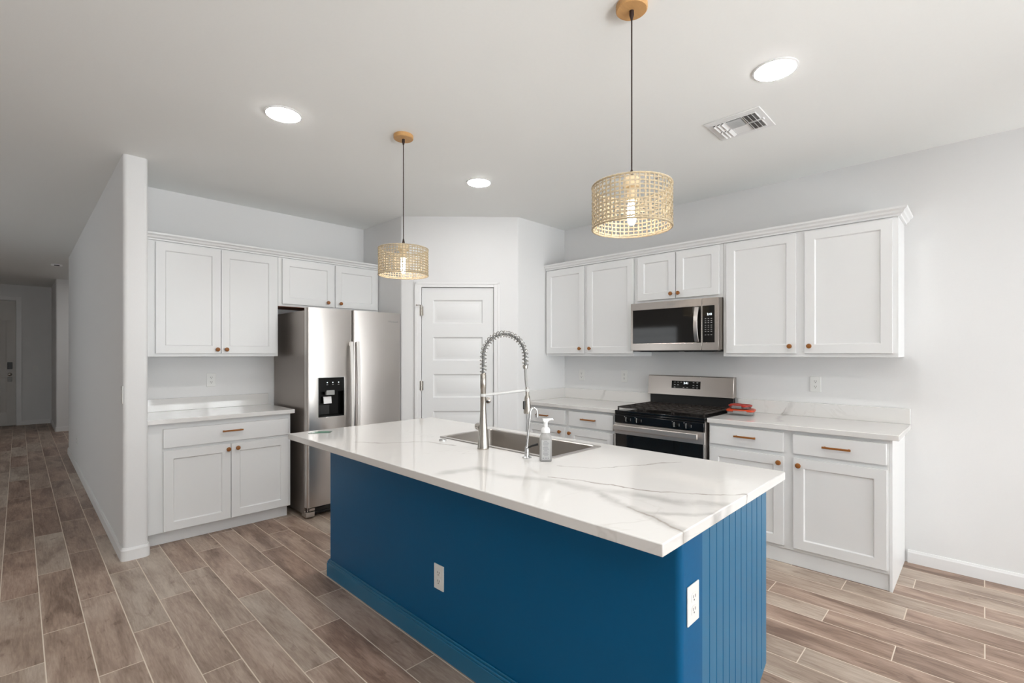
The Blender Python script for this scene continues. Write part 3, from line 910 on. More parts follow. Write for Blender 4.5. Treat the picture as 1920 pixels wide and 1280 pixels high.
b.box(I(bxm), I(bx1) - 0.085, 0.008, J(by1) - 0.004, 0, 0.11)
b.build('cabinet_body', blue_lit_m, isl, bevel=0.002)
# beadboard end panel with V grooves, notched for the toe kick
g = MB()
nb = 11
xs0, xs1 = I(bxm), I(bx1)
pw = (xs1 - xs0) / nb
prof = []
for i in range(nb):
    a = xs0 + i * pw
    if i == 0:
        prof += [(a, 0.0)]
    else:
        prof += [(a - 0.004, 0.0), (a - 0.001, 0.005), (a + 0.001, 0.005), (a + 0.004, 0.0)]
prof += [(xs1, 0.0)]
def panel_piece(pr, z0, z1):
    x0_, x1_ = pr[0][0], pr[-1][0]
    g.prism([(x, y) for x, y in pr] + [(x1_, 0.0078), (x0_, 0.0078)], z0, z1)
panel_piece(prof, 0.125, IB)
cut = I(bx1) - 0.075
low = [p for p in prof if p[0] < cut - 0.005] + [(cut, 0.0)]
panel_piece(low, 0.0, 0.125)
g.prism([(cut, 0.085), (xs1, 0.125), (cut, 0.125)], 0.0, 0.0078, axis='y')
g.build('beadboard_panel', blue_lit_m, isl, smooth=25)
# baseboard along the long side, returned round the far end
b = MB()
for z0, z1, tk in ((0.0, 0.082, 0.014), (0.082, 0.095, 0.011), (0.095, 0.106, 0.005)):
    b.box(-tk, -0.0005, 0.0, J(by1), z0, z1)
    b.box(-tk, I(bxm), J(by1) + 0.0005, J(by1) + tk, z0, z1)
b.build('baseboard', blue_lit_m, isl, bevel=0.003, weld=False)
# working side of the island, toward the range
for a, c_ in ((0.02, 0.56), (0.58, 1.12), (1.14, 1.70), (1.72, 2.28)):
    for z0, z1, nm in ((0.13, 0.70, 'door'), (0.72, 0.86, 'drawer')):
        d = MB().slab(a, c_, z0, z1, 0.020, 0.0, [(a + 0.06, c_ - 0.06, z0 + 0.06, z1 - 0.06)] if nm == 'door' else [], SHAKER).build(nm, blue_lit_m, isl, bevel=0.0015)
        d.rotation_euler = (0, 0, PI / 2)
        d.location = (I(bx1), 0, 0)
# island top, cut out for the sink
ct = thing('countertop', 'large white quartz island top with grey veins over the blue base', 'countertop', (ix0, iy0, IZ - IT), 0)
s = MB()
hx0, hx1, hy0, hy1 = SX0 + 0.015 - ix0, SX1 - 0.015 - ix0, SY0 + 0.015 - iy0, SY1 - 0.015 - iy0
LX, LY = ix1 - ix0, iy1 - iy0
def ringp(z):
    o_ = rounded([(0, 0), (LX, 0), (LX, LY), (0, LY)], [0.004] * 4, 2)
    return o_
bm = s.bm
outer = [(0, 0), (LX, 0), (LX, LY), (0, LY)]; innr = [(hx0, hy0), (hx1, hy0), (hx1, hy1), (hx0, hy1)]
for z in (0.0, IT):
    ov = [bm.verts.new((x, y, z)) for x, y in outer]; iv = [bm.verts.new((x, y, z)) for x, y in innr]
    for i in range(4):
        s.face([ov[i], ov[(i + 1) % 4], iv[(i + 1) % 4], iv[i]])
for loop in (outer, innr):
    for i in range(4):
        (xa_, ya_), (xb_, yb_) = loop[i], loop[(i + 1) % 4]
        s.quad([(xa_, ya_, 0), (xb_, yb_, 0), (xb_, yb_, IT), (xa_, ya_, IT)])
s.build('slab', quartz_m, ct, bevel=0.003)

# sink
sk = thing('kitchen_sink', 'rectangular stainless steel drop-in sink set in the island top', 'sink', (SX0, SY0, IZ), 0)
w_, l_ = SX1 - SX0, SY1 - SY0
r = MB()
def rect(x0, x1, y0, y1, rad, z):
    return [(x, y, z) for x, y in rounded([(x0, y0), (x1, y0), (x1, y1), (x0, y1)], [rad] * 4, 5)]
rimrings = [rect(0, w_, 0, l_, 0.02, 0.0005), rect(0.001, w_ - 0.001, 0.001, l_ - 0.001, 0.02, 0.004), rect(0.006, w_ - 0.006, 0.006, l_ - 0.006, 0.018, 0.005),
            rect(0.022, w_ - 0.022, 0.022, l_ - 0.022, 0.02, 0.0045), rect(0.026, w_ - 0.026, 0.026, l_ - 0.026, 0.022, 0.0)]
r.rings(rimrings, caps=False)
r.build('rim', steel_m, sk, smooth=50, recalc=False)
bw = MB()
bw.rings([rect(0.026, w_ - 0.026, 0.026, l_ - 0.026, 0.022, 0.0), rect(0.030, w_ - 0.030, 0.030, l_ - 0.030, 0.022, -0.18),
          rect(0.040, w_ - 0.040, 0.040, l_ - 0.040, 0.022, -0.198), rect(0.06, w_ - 0.06, 0.06, l_ - 0.06, 0.022, -0.20)], caps=False)
vs = [bw.bm.verts.new(p) for p in rect(0.06, w_ - 0.06, 0.06, l_ - 0.06, 0.022, -0.20)]
bw.face(vs)
o = bw.build('basin', sink_m, sk, smooth=50)
MB().lathe([(0.045, -0.1995), (0.045, -0.197), (0.030, -0.197), (0.028, -0.1990)], (w_ / 2, l_ / 2, 0), 'z').build('drain', steel_m, sk)

# faucet: cone body, spring arc, spray head
FX, FY = 1.627, 1.793
fa = thing('kitchen_faucet', 'tall brushed nickel spring pull-down faucet with cone base at the sink edge', 'faucet', (FX, FY, IZ), math.radians(-17))
MB().lathe([(0.029, 0.0), (0.030, 0.004), (0.0285, 0.010), (0.019, 0.130), (0.0145, 0.200), (0.0140, 0.300), (0.0150, 0.302), (0.0150, 0.372), (0.011, 0.378)], n=32).build('body', nickel_m, fa, smooth=40)
MB().lathe([(0.022, 0.0), (0.022, 0.016), (0.018, 0.030), (0.018, 0.052), (0.010, 0.056)], (0.0, 0.012, 0.105), 'y', 24).build('handle', nickel_m, fa)
RC = 0.122
def arc_point(tt):
    """0..1 from the top of the body, over the arc, down to the collar"""
    h1, h2 = 0.078, 0.045
    Ltot = h1 + PI * RC + h2
    d = tt * Ltot
    if d < h1: return Vector((0, 0, 0.378 + d)), Vector((1, 0, 0))
    if d < h1 + PI * RC:
        a = (d - h1) / RC
        return Vector((RC - RC * math.cos(a), 0, 0.456 + RC * math.sin(a))), Vector((math.cos(a), 0, -math.sin(a)))
    e_ = d - h1 - PI * RC
    return Vector((2 * RC, 0, 0.456 - e_)), Vector((-1, 0, 0))
MB().tube([arc_point(i / 60)[0] for i in range(61)], 0.0070, 10).build('hose', hose_m, fa)
sp = []
turns, per = 27, 12
for i in range(turns * per + 1):
    tt = i / (turns * per)
    p, nrm = arc_point(tt)
    a = 2 * PI * i / per
    sp.append(p + nrm * (0.0160 * math.cos(a)) + Vector((0, 1, 0)) * (0.0160 * math.sin(a)))
MB().tube(sp, 0.0020, 6).build('spring', spring_m, fa)
hx = 2 * RC
MB().lathe([(0.010, 0.418), (0.013, 0.418), (0.013, 0.400), (0.010, 0.398)], (hx, 0, 0), 'z', 20).build('collar', nickel_m, fa)
MB().tube([(hx, 0, 0.400), (hx + 0.004, 0, 0.34), (hx + 0.012, 0, 0.285)], [0.0075, 0.0075, 0.008], 12).build('spray_neck', grey_m, fa)
hd = MB().lathe([(0.0095, 0.300), (0.0105, 0.258), (0.014, 0.250), (0.0155, 0.240), (0.020, 0.168), (0.019, 0.162), (0.014, 0.161)], (hx + 0.012, 0, 0), 'z', 24).build('spray_head', nickel_m, fa)
MB().box(-0.0245 + hx + 0.012, -0.014 + hx + 0.012, -0.005, 0.005, 0.185, 0.228).build('spray_button', black_m, hd, bevel=0.002)
arm = MB().tube([(0.014, 0, 0.270), (hx - 0.004, 0, 0.283)], 0.0072, 12)
arm.lathe([(0.0165, 0.262), (0.0165, 0.276)], (0, 0, 0), 'z', 20)
arm.lathe([(0.0135, 0.278), (0.0135, 0.292)], (hx + 0.011, 0, 0), 'z', 20)
arm.build('docking_arm', arm_m, fa)

# small drinking-water tap
tp = thing('water_tap', 'small chrome drinking water tap with thin hooked spout beside the soap bottle', 'tap', (1.627, 1.495, IZ), math.radians(-25))
MB().lathe([(0.022, 0.0), (0.022, 0.004), (0.012, 0.008), (0.011, 0.030), (0.0085, 0.052), (0.006, 0.056)], n=24).build('base', chrome_m, tp)
pts = [(0, 0, 0.05), (0.006, 0, 0.12), (0.015, 0, 0.20)] + [(0.033 - 0.017 * math.cos(a), 0, 0.205 + 0.022 * math.sin(a)) for a in [PI * q / 8 for q in range(1, 8)]] + [(0.050, 0, 0.196)]
MB().tube(pts, 0.0055, 12).lathe([(0.006, 0.183), (0.0075, 0.185), (0.0075, 0.197), (0.006, 0.199)], (0.050, 0, 0), 'z', 16).build('spout', chrome_m, tp)
MB().tube([(0.006, -0.008, 0.050), (0.020, -0.020, 0.058), (0.038, -0.036, 0.066)], [0.004, 0.005, 0.006], 10).build('lever', black_m, tp)

# soap bottle
sb = thing('soap_bottle', 'clear foaming hand soap bottle with white pump on the island top by the sink', 'bottle', (1.637, 1.392, IZ), math.radians(-45))
def sq(hw, hd_, rad, z):
    return [(x, y, z) for x, y in rounded([(-hw, -hd_), (hw, -hd_), (hw, hd_), (-hw, hd_)], [rad] * 4, 5)]
MB().rings([sq(0.024, 0.018, 0.010, 0.0), sq(0.0265, 0.0205, 0.010, 0.004), sq(0.0265, 0.0205, 0.010, 0.098), sq(0.0245, 0.0195, 0.013, 0.110), sq(0.0195, 0.0190, 0.018, 0.120), sq(0.0190, 0.0185, 0.018, 0.127)]).build('bottle', soap_m, sb, smooth=60)
lb = MB().quad([(-0.019, -0.0209, 0.010), (0.019, -0.0209, 0.010), (0.019, -0.0209, 0.096), (-0.019, -0.0209, 0.096)])
lbm = MB(); lbm.box(-0.019, 0.019, -0.0212, -0.0207, 0.010, 0.096)
lbo = lbm.build('label', label_m, sb)
pr = MB()
for i in range(13):
    z = 0.090 - i * 0.0052
    wd = 0.014 if i % 4 else 0.008
    pr.box(-wd, wd * (0.6 + 0.4 * ((i * 7) % 5) / 4), -0.0215, -0.0212, z, z + 0.0016)
pr.lathe([(0.0030, -0.0215), (0.0030, -0.0212)], (-0.0125, 0, 0.0165), 'y', 10)
for x in (-0.005, 0.002, 0.009):
    pr.box(x, x + 0.0035, -0.0215, -0.0212, 0.014, 0.019)
pr.build('print', print_m, lbo)
pm = MB().lathe([(0.020, 0.127), (0.020, 0.140), (0.015, 0.148), (0.009, 0.151), (0.009, 0.172)], n=24)
pm.rings([[(x, y, z) for x, y, z in ring] for ring in (
    sq(0.010, 0.009, 0.004, 0.172), sq(0.013, 0.010, 0.005, 0.178), [(x + 0.004, y, z) for x, y, z in sq(0.019, 0.009, 0.005, 0.183)], [(x + 0.004, y, z) for x, y, z in sq(0.018, 0.008, 0.005, 0.188)])])
pm.tube([(0.018, 0, 0.184), (0.030, 0, 0.186), (0.033, 0, 0.181)], [0.005, 0.004, 0.003], 8)
pm.build('pump', white_plastic_m, sb, smooth=45)

# air switch cap
o = MB().lathe([(0.021, 0.0), (0.021, 0.004), (0.018, 0.006), (0.013, 0.006), (0.012, 0.004), (0.011, 0.004), (0.010, 0.008), (0.004, 0.009)], n=24).build('sink_air_switch', chrome_m)
o.location = (1.631, 2.128, IZ)
tag(o, 'round chrome air switch cap set in the island top left of the faucet', 'switch')
# small clear packet with green print
pk = thing('plastic_packet', 'small clear plastic packet with green print on the far left end of the island', 'packet', (1.275, 2.865, IZ), math.radians(-38))
MB().box(-0.062, 0.062, -0.034, 0.034, 0.0005, 0.003).build('film', film_m, pk, bevel=0.001)
gp = MB()
gp.box(-0.030, 0.052, -0.014, -0.004, 0.0031, 0.0036).box(-0.045, 0.045, 0.008, 0.012, 0.0031, 0.0036).box(-0.02, 0.05, 0.018, 0.021, 0.0031, 0.0036)
gp.build('print', green_print_m, pk)

# glass containers with orange lids, beside the range
fc = thing('food_container', 'clear glass food container with orange lid, lower of two stacked by the range', 'container', (3.915, 1.345, CT_TOP), math.radians(12), 'stacked food containers')
def container(parent, w, d, h, lidm):
    MB().rings([sq(w - 0.012, d - 0.012, 0.02, 0.0), sq(w - 0.004, d - 0.004, 0.025, 0.006), sq(w, d, 0.028, h), sq(w - 0.004, d - 0.004, 0.026, h), sq(w - 0.008, d - 0.008, 0.025, 0.009), sq(w - 0.016, d - 0.016, 0.02, 0.006)]).build('dish', tub_m, parent, smooth=50)
    lid = MB().rings([sq(w - 0.001, d - 0.001, 0.028, h + 0.0005), sq(w + 0.004, d + 0.004, 0.03, h + 0.003), sq(w + 0.004, d + 0.004, 0.03, h + 0.013), sq(w - 0.006, d - 0.006, 0.026, h + 0.018), sq(w - 0.012, d - 0.012, 0.024, h + 0.014)]).build('lid', lidm, parent, smooth=50)
    for s_ in (-1, 1):
        MB().box(s_ * (w + 0.004), s_ * (w + 0.012), -d * 0.5, d * 0.5, h - 0.012, h + 0.010).build('latch', tub_m, lid, bevel=0.002)
container(fc, 0.075, 0.095, 0.028, orange_m)
fc2 = thing('food_container', 'smaller clear container with red lid, upper of two stacked by the range', 'container', (3.92, 1.352, CT_TOP + 0.0462), math.radians(-6), 'stacked food containers')
container(fc2, 0.055, 0.072, 0.016, red_m)

# ------------------------------------------------------------------ refrigerator
FY0 = 4.055
fr = thing('refrigerator', 'stainless side-by-side refrigerator with black ice and water dispenser', 'refrigerator', (1.690, FY0, 0), 0)
FW = 0.912
SEAM = 2.101 - 1.690
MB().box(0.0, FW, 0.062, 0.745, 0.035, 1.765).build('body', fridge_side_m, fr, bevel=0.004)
def fridge_door(x0, x1, z0, z1, hole=None):
    """Rounded vertical edges; the dispenser cavity is left open."""
    d = MB()
    xs = [x0, x0 + 0.004, x0 + 0.012, x0 + 0.026]
    ys = [0.022, 0.010, 0.0035, 0.0]
    left = list(zip(xs, ys))
    rgt = [(x1 - (x - x0), y) for x, y in left][::-1]
    if not hole:
        d.prism([(x0, 0.055)] + left + rgt + [(x1, 0.055)], z0, z1)
    else:
        h0, h1, hz0, hz1 = hole
        d.prism([(x0, 0.055)] + left + rgt + [(x1, 0.055)], z0, hz0)
        d.prism([(x0, 0.055)] + left + rgt + [(x1, 0.055)], hz1, z1)
        d.prism([(x0, 0.055)] + left + [(h0, 0.0), (h0, 0.055)], hz0, hz1)
        d.prism([(h1, 0.055), (h1, 0.0)] + rgt + [(x1, 0.055)], hz0, hz1)
        # drop the inner seams so the front reads as one sheet
        bmesh.ops.remove_doubles(d.bm, verts=d.bm.verts, dist=1e-5)
        dead = [f for f in d.bm.faces if abs(f.normal.z) > 0.9 and min(abs(f.calc_center_median().z - hz0), abs(f.calc_center_median().z - hz1)) < 1e-4]
    return d.build('door', steel_m, fr, smooth=40)
DZB, DZT = 0.098, 1.788
H0, H1, HZ0, HZ1 = 1.785 - 1.690, 2.016 - 1.690, 0.853, 1.190
dL = fridge_door(0.0, SEAM - 0.003, DZB, DZT, (H0, H1, HZ0, HZ1))
dR = fridge_door(SEAM + 0.003, FW, DZB, DZT)
# dispenser
ds = MB()
ds.box(H0, H1, 0.050, 0.054, HZ0, HZ1)                                   # back of the cavity
ds.box(H0, H1, -0.002, 0.050, HZ1 - 0.118, HZ1)                          # control panel
ds.box(H0, H0 + 0.006, -0.002, 0.050, HZ0, HZ1 - 0.118).box(H1 - 0.006, H1, -0.002, 0.050, HZ0, HZ1 - 0.118)
ds.box(H0 + 0.006, H1 - 0.006, -0.002, 0.050, HZ0, HZ0 + 0.012)
disp = ds.build('dispenser', dispenser_m, fr, bevel=0.002)
fm = MB()
for a, b, z0, z1 in ((H0 - 0.004, H0, HZ0 - 0.004, HZ1 + 0.004), (H1, H1 + 0.004, HZ0 - 0.004, HZ1 + 0.004), (H0, H1, HZ0 - 0.004, HZ0), (H0, H1, HZ1, HZ1 + 0.004)):
    fm.box(a, b, -0.004, 0.0, z0, z1)
fm.build('dispenser_trim', chrome_m, dL, bevel=0.001)
MB().box(H0 + 0.070, H0 + 0.145, -0.003, 0.030, HZ1 - 0.150, HZ1 - 0.108).build('ice_chute', grey_m, disp, bevel=0.004)
pd2 = MB().prism([(0.020, HZ1 - 0.165), (0.012, HZ1 - 0.225), (0.020, HZ1 - 0.225), (0.032, HZ1 - 0.165)], H0 + 0.055, H0 + 0.125, axis='x').build('dispenser_paddle', white_plastic_m, disp, bevel=0.002)
MB().box(H0 + 0.018, H0 + 0.115, 0.040, 0.049, HZ0 + 0.02, HZ0 + 0.10).build('drip_plate', black_m, disp)
for x in (0.078, 0.128, 0.180):
    d = MB().lathe([(0.004, -0.0028), (0.004, -0.002)], (H0 + x, 0, HZ1 - 0.042), 'y', 10).build('indicator_light', digit_m, disp)
    MB().box(H0 + x - 0.007, H0 + x + 0.007, -0.0025, -0.002, HZ1 - 0.062, HZ1 - 0.059).build('icon', light_mark_m, disp)
# handles
for d_, xa, xb in ((dL, 2.058 - 1.690, 2.087 - 1.690), (dR, 2.118 - 1.690, 2.147 - 1.690)):
    prof_h = []
    n = 14
    rs = []
    for i in range(n + 1):
        q = i / n
        z = 0.52 + (1.505 - 0.52) * q
        bow = 0.058 - 0.022 * (2 * q - 1) ** 2
        rs.append([(xa, -bow, z), (xb, -bow, z), (xb, -bow + 0.014, z), (xa, -bow + 0.014, z)])
    h = MB().rings(rs)
    h.box(xa + 0.003, xb - 0.003, -0.030, 0.0, 0.525, 0.56).box(xa + 0.003, xb - 0.003, -0.030, 0.0, 1.465, 1.50)
    h.build('handle', handle_steel_m, d_, bevel=0.003, smooth=40)
text_mesh('badge', 'Whirlpool', 0.026, grey_m, dR, (2.512 - 1.690, -0.001, 1.703))
# toe grille and hinge foot
MB().box(0.06, FW - 0.05, 0.06, 0.075, 0.02, 0.088).box(0.06, FW - 0.05, 0.052, 0.06, 0.030, 0.040).box(0.06, FW - 0.05, 0.052, 0.06, 0.060, 0.070).build('grille', black_m, fr)
MB().prism([(0.002, 0.022), (0.075, 0.022), (0.075, 0.12), (0.002, 0.12)], 0.012, 0.055).box(0.030, 0.075, 0.020, 0.045, 0.062, 0.085).lathe([(0.006, 0.055), (0.006, 0.098)], (0.024, 0.045, 0), 'z', 12).build('hinge_foot', steel_m, fr, bevel=0.003)
for x in (0.05, FW - 0.05):
    MB().lathe([(0.018, 0.0), (0.018, 0.010), (0.008, 0.012), (0.008, 0.036)], (x, 0.10, 0), 'z', 12).build('foot', black_m, fr)
    MB().lathe([(0.018, 0.0), (0.018, 0.010), (0.008, 0.012), (0.008, 0.036)], (x, 0.68, 0), 'z', 12).build('foot', black_m, fr)

# ------------------------------------------------------------------ range
RY0, RY1 = 2.226, 1.461                        # left and right sides
rg = thing('gas_range', 'stainless and black gas range between the counters under the microwave', 'range', (XW, RY0, 0), R90)
RW = RY0 - RY1
RF = XW - 3.520                                # depth to the front plane
MB().box(0.002, RW - 0.002, -RF + 0.012, -0.03, 0.06, 0.905).build('body', fridge_side_m, rg, bevel=0.003)
MB().box(0.03, RW - 0.03, -RF + 0.06, -0.06, 0.0, 0.06).build('plinth', black_m, rg)
ck = MB().box(0.0, RW, -RF - 0.004, -0.055, 0.905, 0.925)
ck.build('cooktop', black_gloss_m, rg, bevel=0.004)
MB().box(0.0, RW, -RF - 0.004, -RF + 0.012, 0.890, 0.9045).box(0.004, RW - 0.004, -RF - 0.012, -RF + 0.012, 0.822, 0.889).build('control_panel', black_gloss_m, rg, bevel=0.004)
for y in (2.100, 2.003, 1.684, 1.590):
    x = RY0 - y
    kn = MB().lathe([(0.023, -RF - 0.012), (0.022, -RF - 0.020), (0.018, -RF - 0.034), (0.010, -RF - 0.036)], (x, 0, 0.857), 'y', 24)
    kn = kn.build('burner_knob', black_gloss_m, rg, smooth=30)
    MB().box(x - 0.0025, x + 0.0025, -RF - 0.0372, -RF - 0.030, 0.840, 0.876).build('pointer', grey_m, kn, bevel=0.0008)
    MB().lathe([(0.0035, -RF - 0.0126), (0.0035, -RF - 0.0118)], (x - 0.026, 0, 0.876), 'y', 8).build('indicator_dot', light_mark_m, kn)
    MB().box(x + 0.028, x + 0.031, -RF - 0.0126, -RF - 0.0118, 0.845, 0.866).build('dial_mark', light_mark_m, kn)
# oven door
od = MB().box(0.002, RW - 0.002, -RF - 0.010, -RF + 0.011, 0.195, 0.730, 1).box(0.002, RW - 0.002, -RF - 0.010, -RF + 0.011, 0.730, 0.818, 0)
od.box(0.0, 0.010, -RF - 0.0125, -RF - 0.010, 0.195, 0.730, 0).box(RW - 0.010, RW, -RF - 0.0125, -RF - 0.010, 0.195, 0.730, 0)
odo = od.build('oven_door', [oven_steel_m, black_glass_m], rg, bevel=0.002)
hd = MB().box(0.018, RW - 0.036, -RF - 0.058, -RF - 0.040, 0.764, 0.810)
for x in (0.040, RW - 0.075):
    hd.box(x, x + 0.022, -RF - 0.040, -RF - 0.010, 0.772, 0.802)
hd.build('handle', oven_steel_m, odo, bevel=0.008, seg=4)
dr = MB().box(0.002, RW - 0.002, -RF - 0.010, -RF + 0.011, 0.065, 0.188).build('drawer', steel_h_m, rg, bevel=0.003)
# backguard
bg = MB()
bg.prism([(-0.105, 1.030), (-0.075, 1.030), (-0.030, 1.030), (-0.030, 1.203), (-0.080, 1.203), (-0.088, 1.198)], 0.0, RW, axis='x')
bgo = bg.build('backguard', steel_h_m, rg, bevel=0.003)
MB().box(0.01, RW - 0.01, -0.072, -0.032, 0.925, 1.0295).build('backguard_base', black_m, rg, bevel=0.002)
# display tilted with the backguard face
x0_, x1_ = RY0 - 1.995, RY0 - 1.735
def bgy(z): return -0.105 + (z - 1.030) * (0.017 / 0.168)
dp = MB()
z0_, z1_ = 1.092, 1.158
dp.rings([[(x0_, bgy(z0_) - 0.0015, z0_), (x1_, bgy(z0_) - 0.0015, z0_), (x1_, bgy(z1_) - 0.0015, z1_), (x0_, bgy(z1_) - 0.0015, z1_)],
          [(x0_, bgy(z0_) + 0.004, z0_), (x1_, bgy(z0_) + 0.004, z0_), (x1_, bgy(z1_) + 0.004, z1_), (x0_, bgy(z1_) + 0.004, z1_)]])
dpo = dp.build('display', black_glass_m, rg)
zt = 1.139
text_mesh('clock_digits', '2:41', 0.026, digit_m, dpo, (x0_ + 0.132, bgy(zt) - 0.0022, zt), (PI / 2 - 0.10, 0, 0))
for zz, xs_ in ((1.146, (0.030, 0.060, 0.088, 0.200, 0.232)), (1.123, (0.030, 0.060, 0.200, 0.232)), (1.102, (0.030, 0.112, 0.145, 0.200, 0.232))):
    for xx in xs_:
        MB().box(x0_ + xx - 0.007, x0_ + xx + 0.007, bgy(zz) - 0.0022, bgy(zz) - 0.0014, zz - 0.0025, zz + 0.0025).build('button_print', light_mark_m, dpo)
# burners and grates
for bx_, by_, br in ((0.17, -0.45, 0.045), (0.17, -0.20, 0.038), (RW - 0.17, -0.45, 0.050), (RW - 0.17, -0.20, 0.038), (RW / 2, -0.33, 0.042)):
    MB().lathe([(br + 0.012, 0.9255), (br + 0.010, 0.932), (br, 0.934), (br, 0.940), (br - 0.006, 0.943), (0.004, 0.943)], (bx_, by_, 0), 'z', 20).build('burner', iron_m, rg)
def grate(x0, x1, y0, y1):
    g = MB()
    zt0, zt1 = 0.944, 0.955
    b = 0.011
    g.box(x0, x1, y0, y0 + b, zt0, zt1).box(x0, x1, y1 - b, y1, zt0, zt1).box(x0, x0 + b, y0, y1, zt0, zt1).box(x1 - b, x1, y0, y1, zt0, zt1)
    nx = max(3, round((x1 - x0) / 0.058))
    for i in range(1, nx):
        x = x0 + (x1 - x0) * i / nx
        g.box(x - b / 2, x + b / 2, y0, y1, zt0, zt1)
    for i in range(1, 6):
        y = y0 + (y1 - y0) * i / 6
        g.box(x0, x1, y - b / 2, y + b / 2, zt0 + 0.001, zt1 - 0.001)
    for x in (x0, x1 - b):
        for y in (y0, y1 - b):
            g.box(x, x + b, y, y + b, 0.9255, zt0)
    g.build('grate', iron_m, rg, bevel=0.002, seg=1, weld=False)
GY0, GY1 = -RF + 0.020, -0.085
grate(0.012, 0.262, GY0, GY1)
grate(0.264, RW - 0.264, GY0, GY1)
grate(RW - 0.262, RW - 0.012, GY0, GY1)

# ------------------------------------------------------------------ microwave
mw = thing('microwave_oven', 'stainless over-range microwave with black glass door under the short cabinet', 'microwave', (XW, 2.226, 1.420), R90)
MW = 2.226 - 1.464
MF = XW - 3.775
MZ = 0.418
def mzz(z): return z - 1.420
def mx(y): return 2.226 - y
MB().box(0.002, MW - 0.002, -MF + 0.045, -0.003, 0.010, MZ).build('body', fridge_side_m, mw, bevel=0.003)
MB().box(0.010, MW - 0.010, -MF + 0.02, -0.01, -0.004, 0.0095).box(0.06, 0.30, -MF + 0.06, -0.10, -0.008, -0.004).box(MW - 0.30, MW - 0.06, -MF + 0.06, -0.10, -0.008, -0.004).build('vent_base', black_m, mw, bevel=0.001)
seam = mx(1.594)
dd = MB().slab(0.0, seam - 0.0015, 0.004, MZ - 0.003, -MF + 0.044, -MF, [(mx(2.208), seam - 0.006, mzz(1.484), mzz(1.775))], ((0, 0), (0.002, 0.003)))
mdo = dd.build('door', steel_h_m, mw, bevel=0.003)
gl = MB().box(mx(2.208) + 0.0025, seam - 0.0085, -MF + 0.0005, -MF + 0.0029, mzz(1.484) + 0.0025, mzz(1.775) - 0.0025).build('glass', black_glass_m, mdo)
hh = []
for i in range(13):
    q = i / 12
    z = mzz(1.492) + (mzz(1.766) - mzz(1.492)) * q
    bow = 0.050 - 0.030 * (2 * q - 1) ** 2
    xc = seam - 0.033
    hh.append([(xc - 0.016, -MF - bow, z), (xc + 0.016, -MF - bow, z), (xc + 0.016, -MF - bow + 0.012, z), (xc - 0.016, -MF - bow + 0.012, z)])
h = MB().rings(hh)
h.box(seam - 0.045, seam - 0.021, -MF - 0.020, -MF + 0.0003, mzz(1.494), mzz(1.51)).box(seam - 0.045, seam - 0.021, -MF - 0.020, -MF + 0.0003, mzz(1.748), mzz(1.764))
h.build('handle', steel_m, mdo, bevel=0.002, smooth=40)
text_mesh('badge', 'Whirlpool', 0.018, grey_m, mdo, (mx(1.851), -MF - 0.0006, mzz(1.806)))
cp = MB().slab(seam + 0.0015, MW, 0.004, MZ - 0.003, -MF + 0.044, -MF, [(seam + 0.004, mx(1.492), mzz(1.484), mzz(1.775))], ((0, 0), (0.002, 0.002)))
cpo = cp.build('control_panel', steel_h_m, mw, bevel=0.003)
kp = MB().box(seam + 0.0065, mx(1.492) - 0.0025, -MF + 0.0003, -MF + 0.0019, mzz(1.4865), mzz(1.7725)).build('keypad', black_glass_m, mw)
text_mesh('clock_digits', '2:41', 0.024, digit_m, kp, (mx(1.532), -MF - 0.0002, mzz(1.706)))
for i, z in enumerate((1.672, 1.655, 1.640, 1.620, 1.605, 1.588, 1.572, 1.545)):
    for x in (1.564, 1.541, 1.518):
        MB().box(mx(x) - 0.0055, mx(x) + 0.0055, -MF - 0.0004, -MF + 0.0003, mzz(z) - 0.002, mzz(z) + 0.002).build('button_print', light_mark_m, kp)

# ------------------------------------------------------------------ outlets and switches
def outlet(label, loc, rot, w=0.072, h=0.116, name='wall_outlet', cat='outlet', group='outlet plates', switch=False):
    t = thing(name, label, cat, loc, rot, group)
    MB().box(-w / 2, w / 2, -0.0055, -0.0002, -h / 2, h / 2).build('cover_plate', plate_m, t, bevel=0.0025)
    if switch:
        MB().box(-0.0165, 0.0165, -0.0075, -0.0055, -0.033, 0.033).build('rocker', plate_m, t, bevel=0.0015)
    else:
        for s_ in (-1, 1):
            zc = s_ * 0.0195
            so = MB().rings([[(x, -0.0055, z + zc) for x, z in rounded([(-0.0165, -0.0145), (0.0165, -0.0145), (0.0165, 0.0145), (-0.0165, 0.0145)], [0.009] * 4, 4)],
                             [(x, -0.0068, z + zc) for x, z in rounded([(-0.0165, -0.0145), (0.0165, -0.0145), (0.0165, 0.0145), (-0.0165, 0.0145)], [0.009] * 4, 4)]]).build('socket', plate_m, t)
            sl = MB().box(-0.0075, -0.0050, -0.0072, -0.0068, zc - 0.001, zc + 0.008).box(0.0050, 0.0075, -0.0072, -0.0068, zc - 0.001, zc + 0.008)
            sl.lathe([(0.0028, -0.0072), (0.0028, -0.0068)], (0, 0, zc - 0.0075), 'y', 10)
            sl.build('slot', slot_m, so)
    return t
outlet('white wall outlet above the counter left of the refrigerator', (1.174, YW, 1.169), 0)
outlet('white wall outlet in the corner nearest the pantry, under the upper cabinet', (XW, 3.049, 1.172), R90)
outlet('white wall outlet just left of the range backguard', (XW, 2.533, 1.174), R90)
outlet('white wall outlet above the counter right of the range', (XW, 0.902, 1.169), R90)
outlet('white outlet on the long blue side of the island', (bx0, 1.812, 0.357), R90)
outlet('white outlet on the blue end of the island beside the beadboard', (1.445, by0, 0.632), 0, 0.080, 0.120)
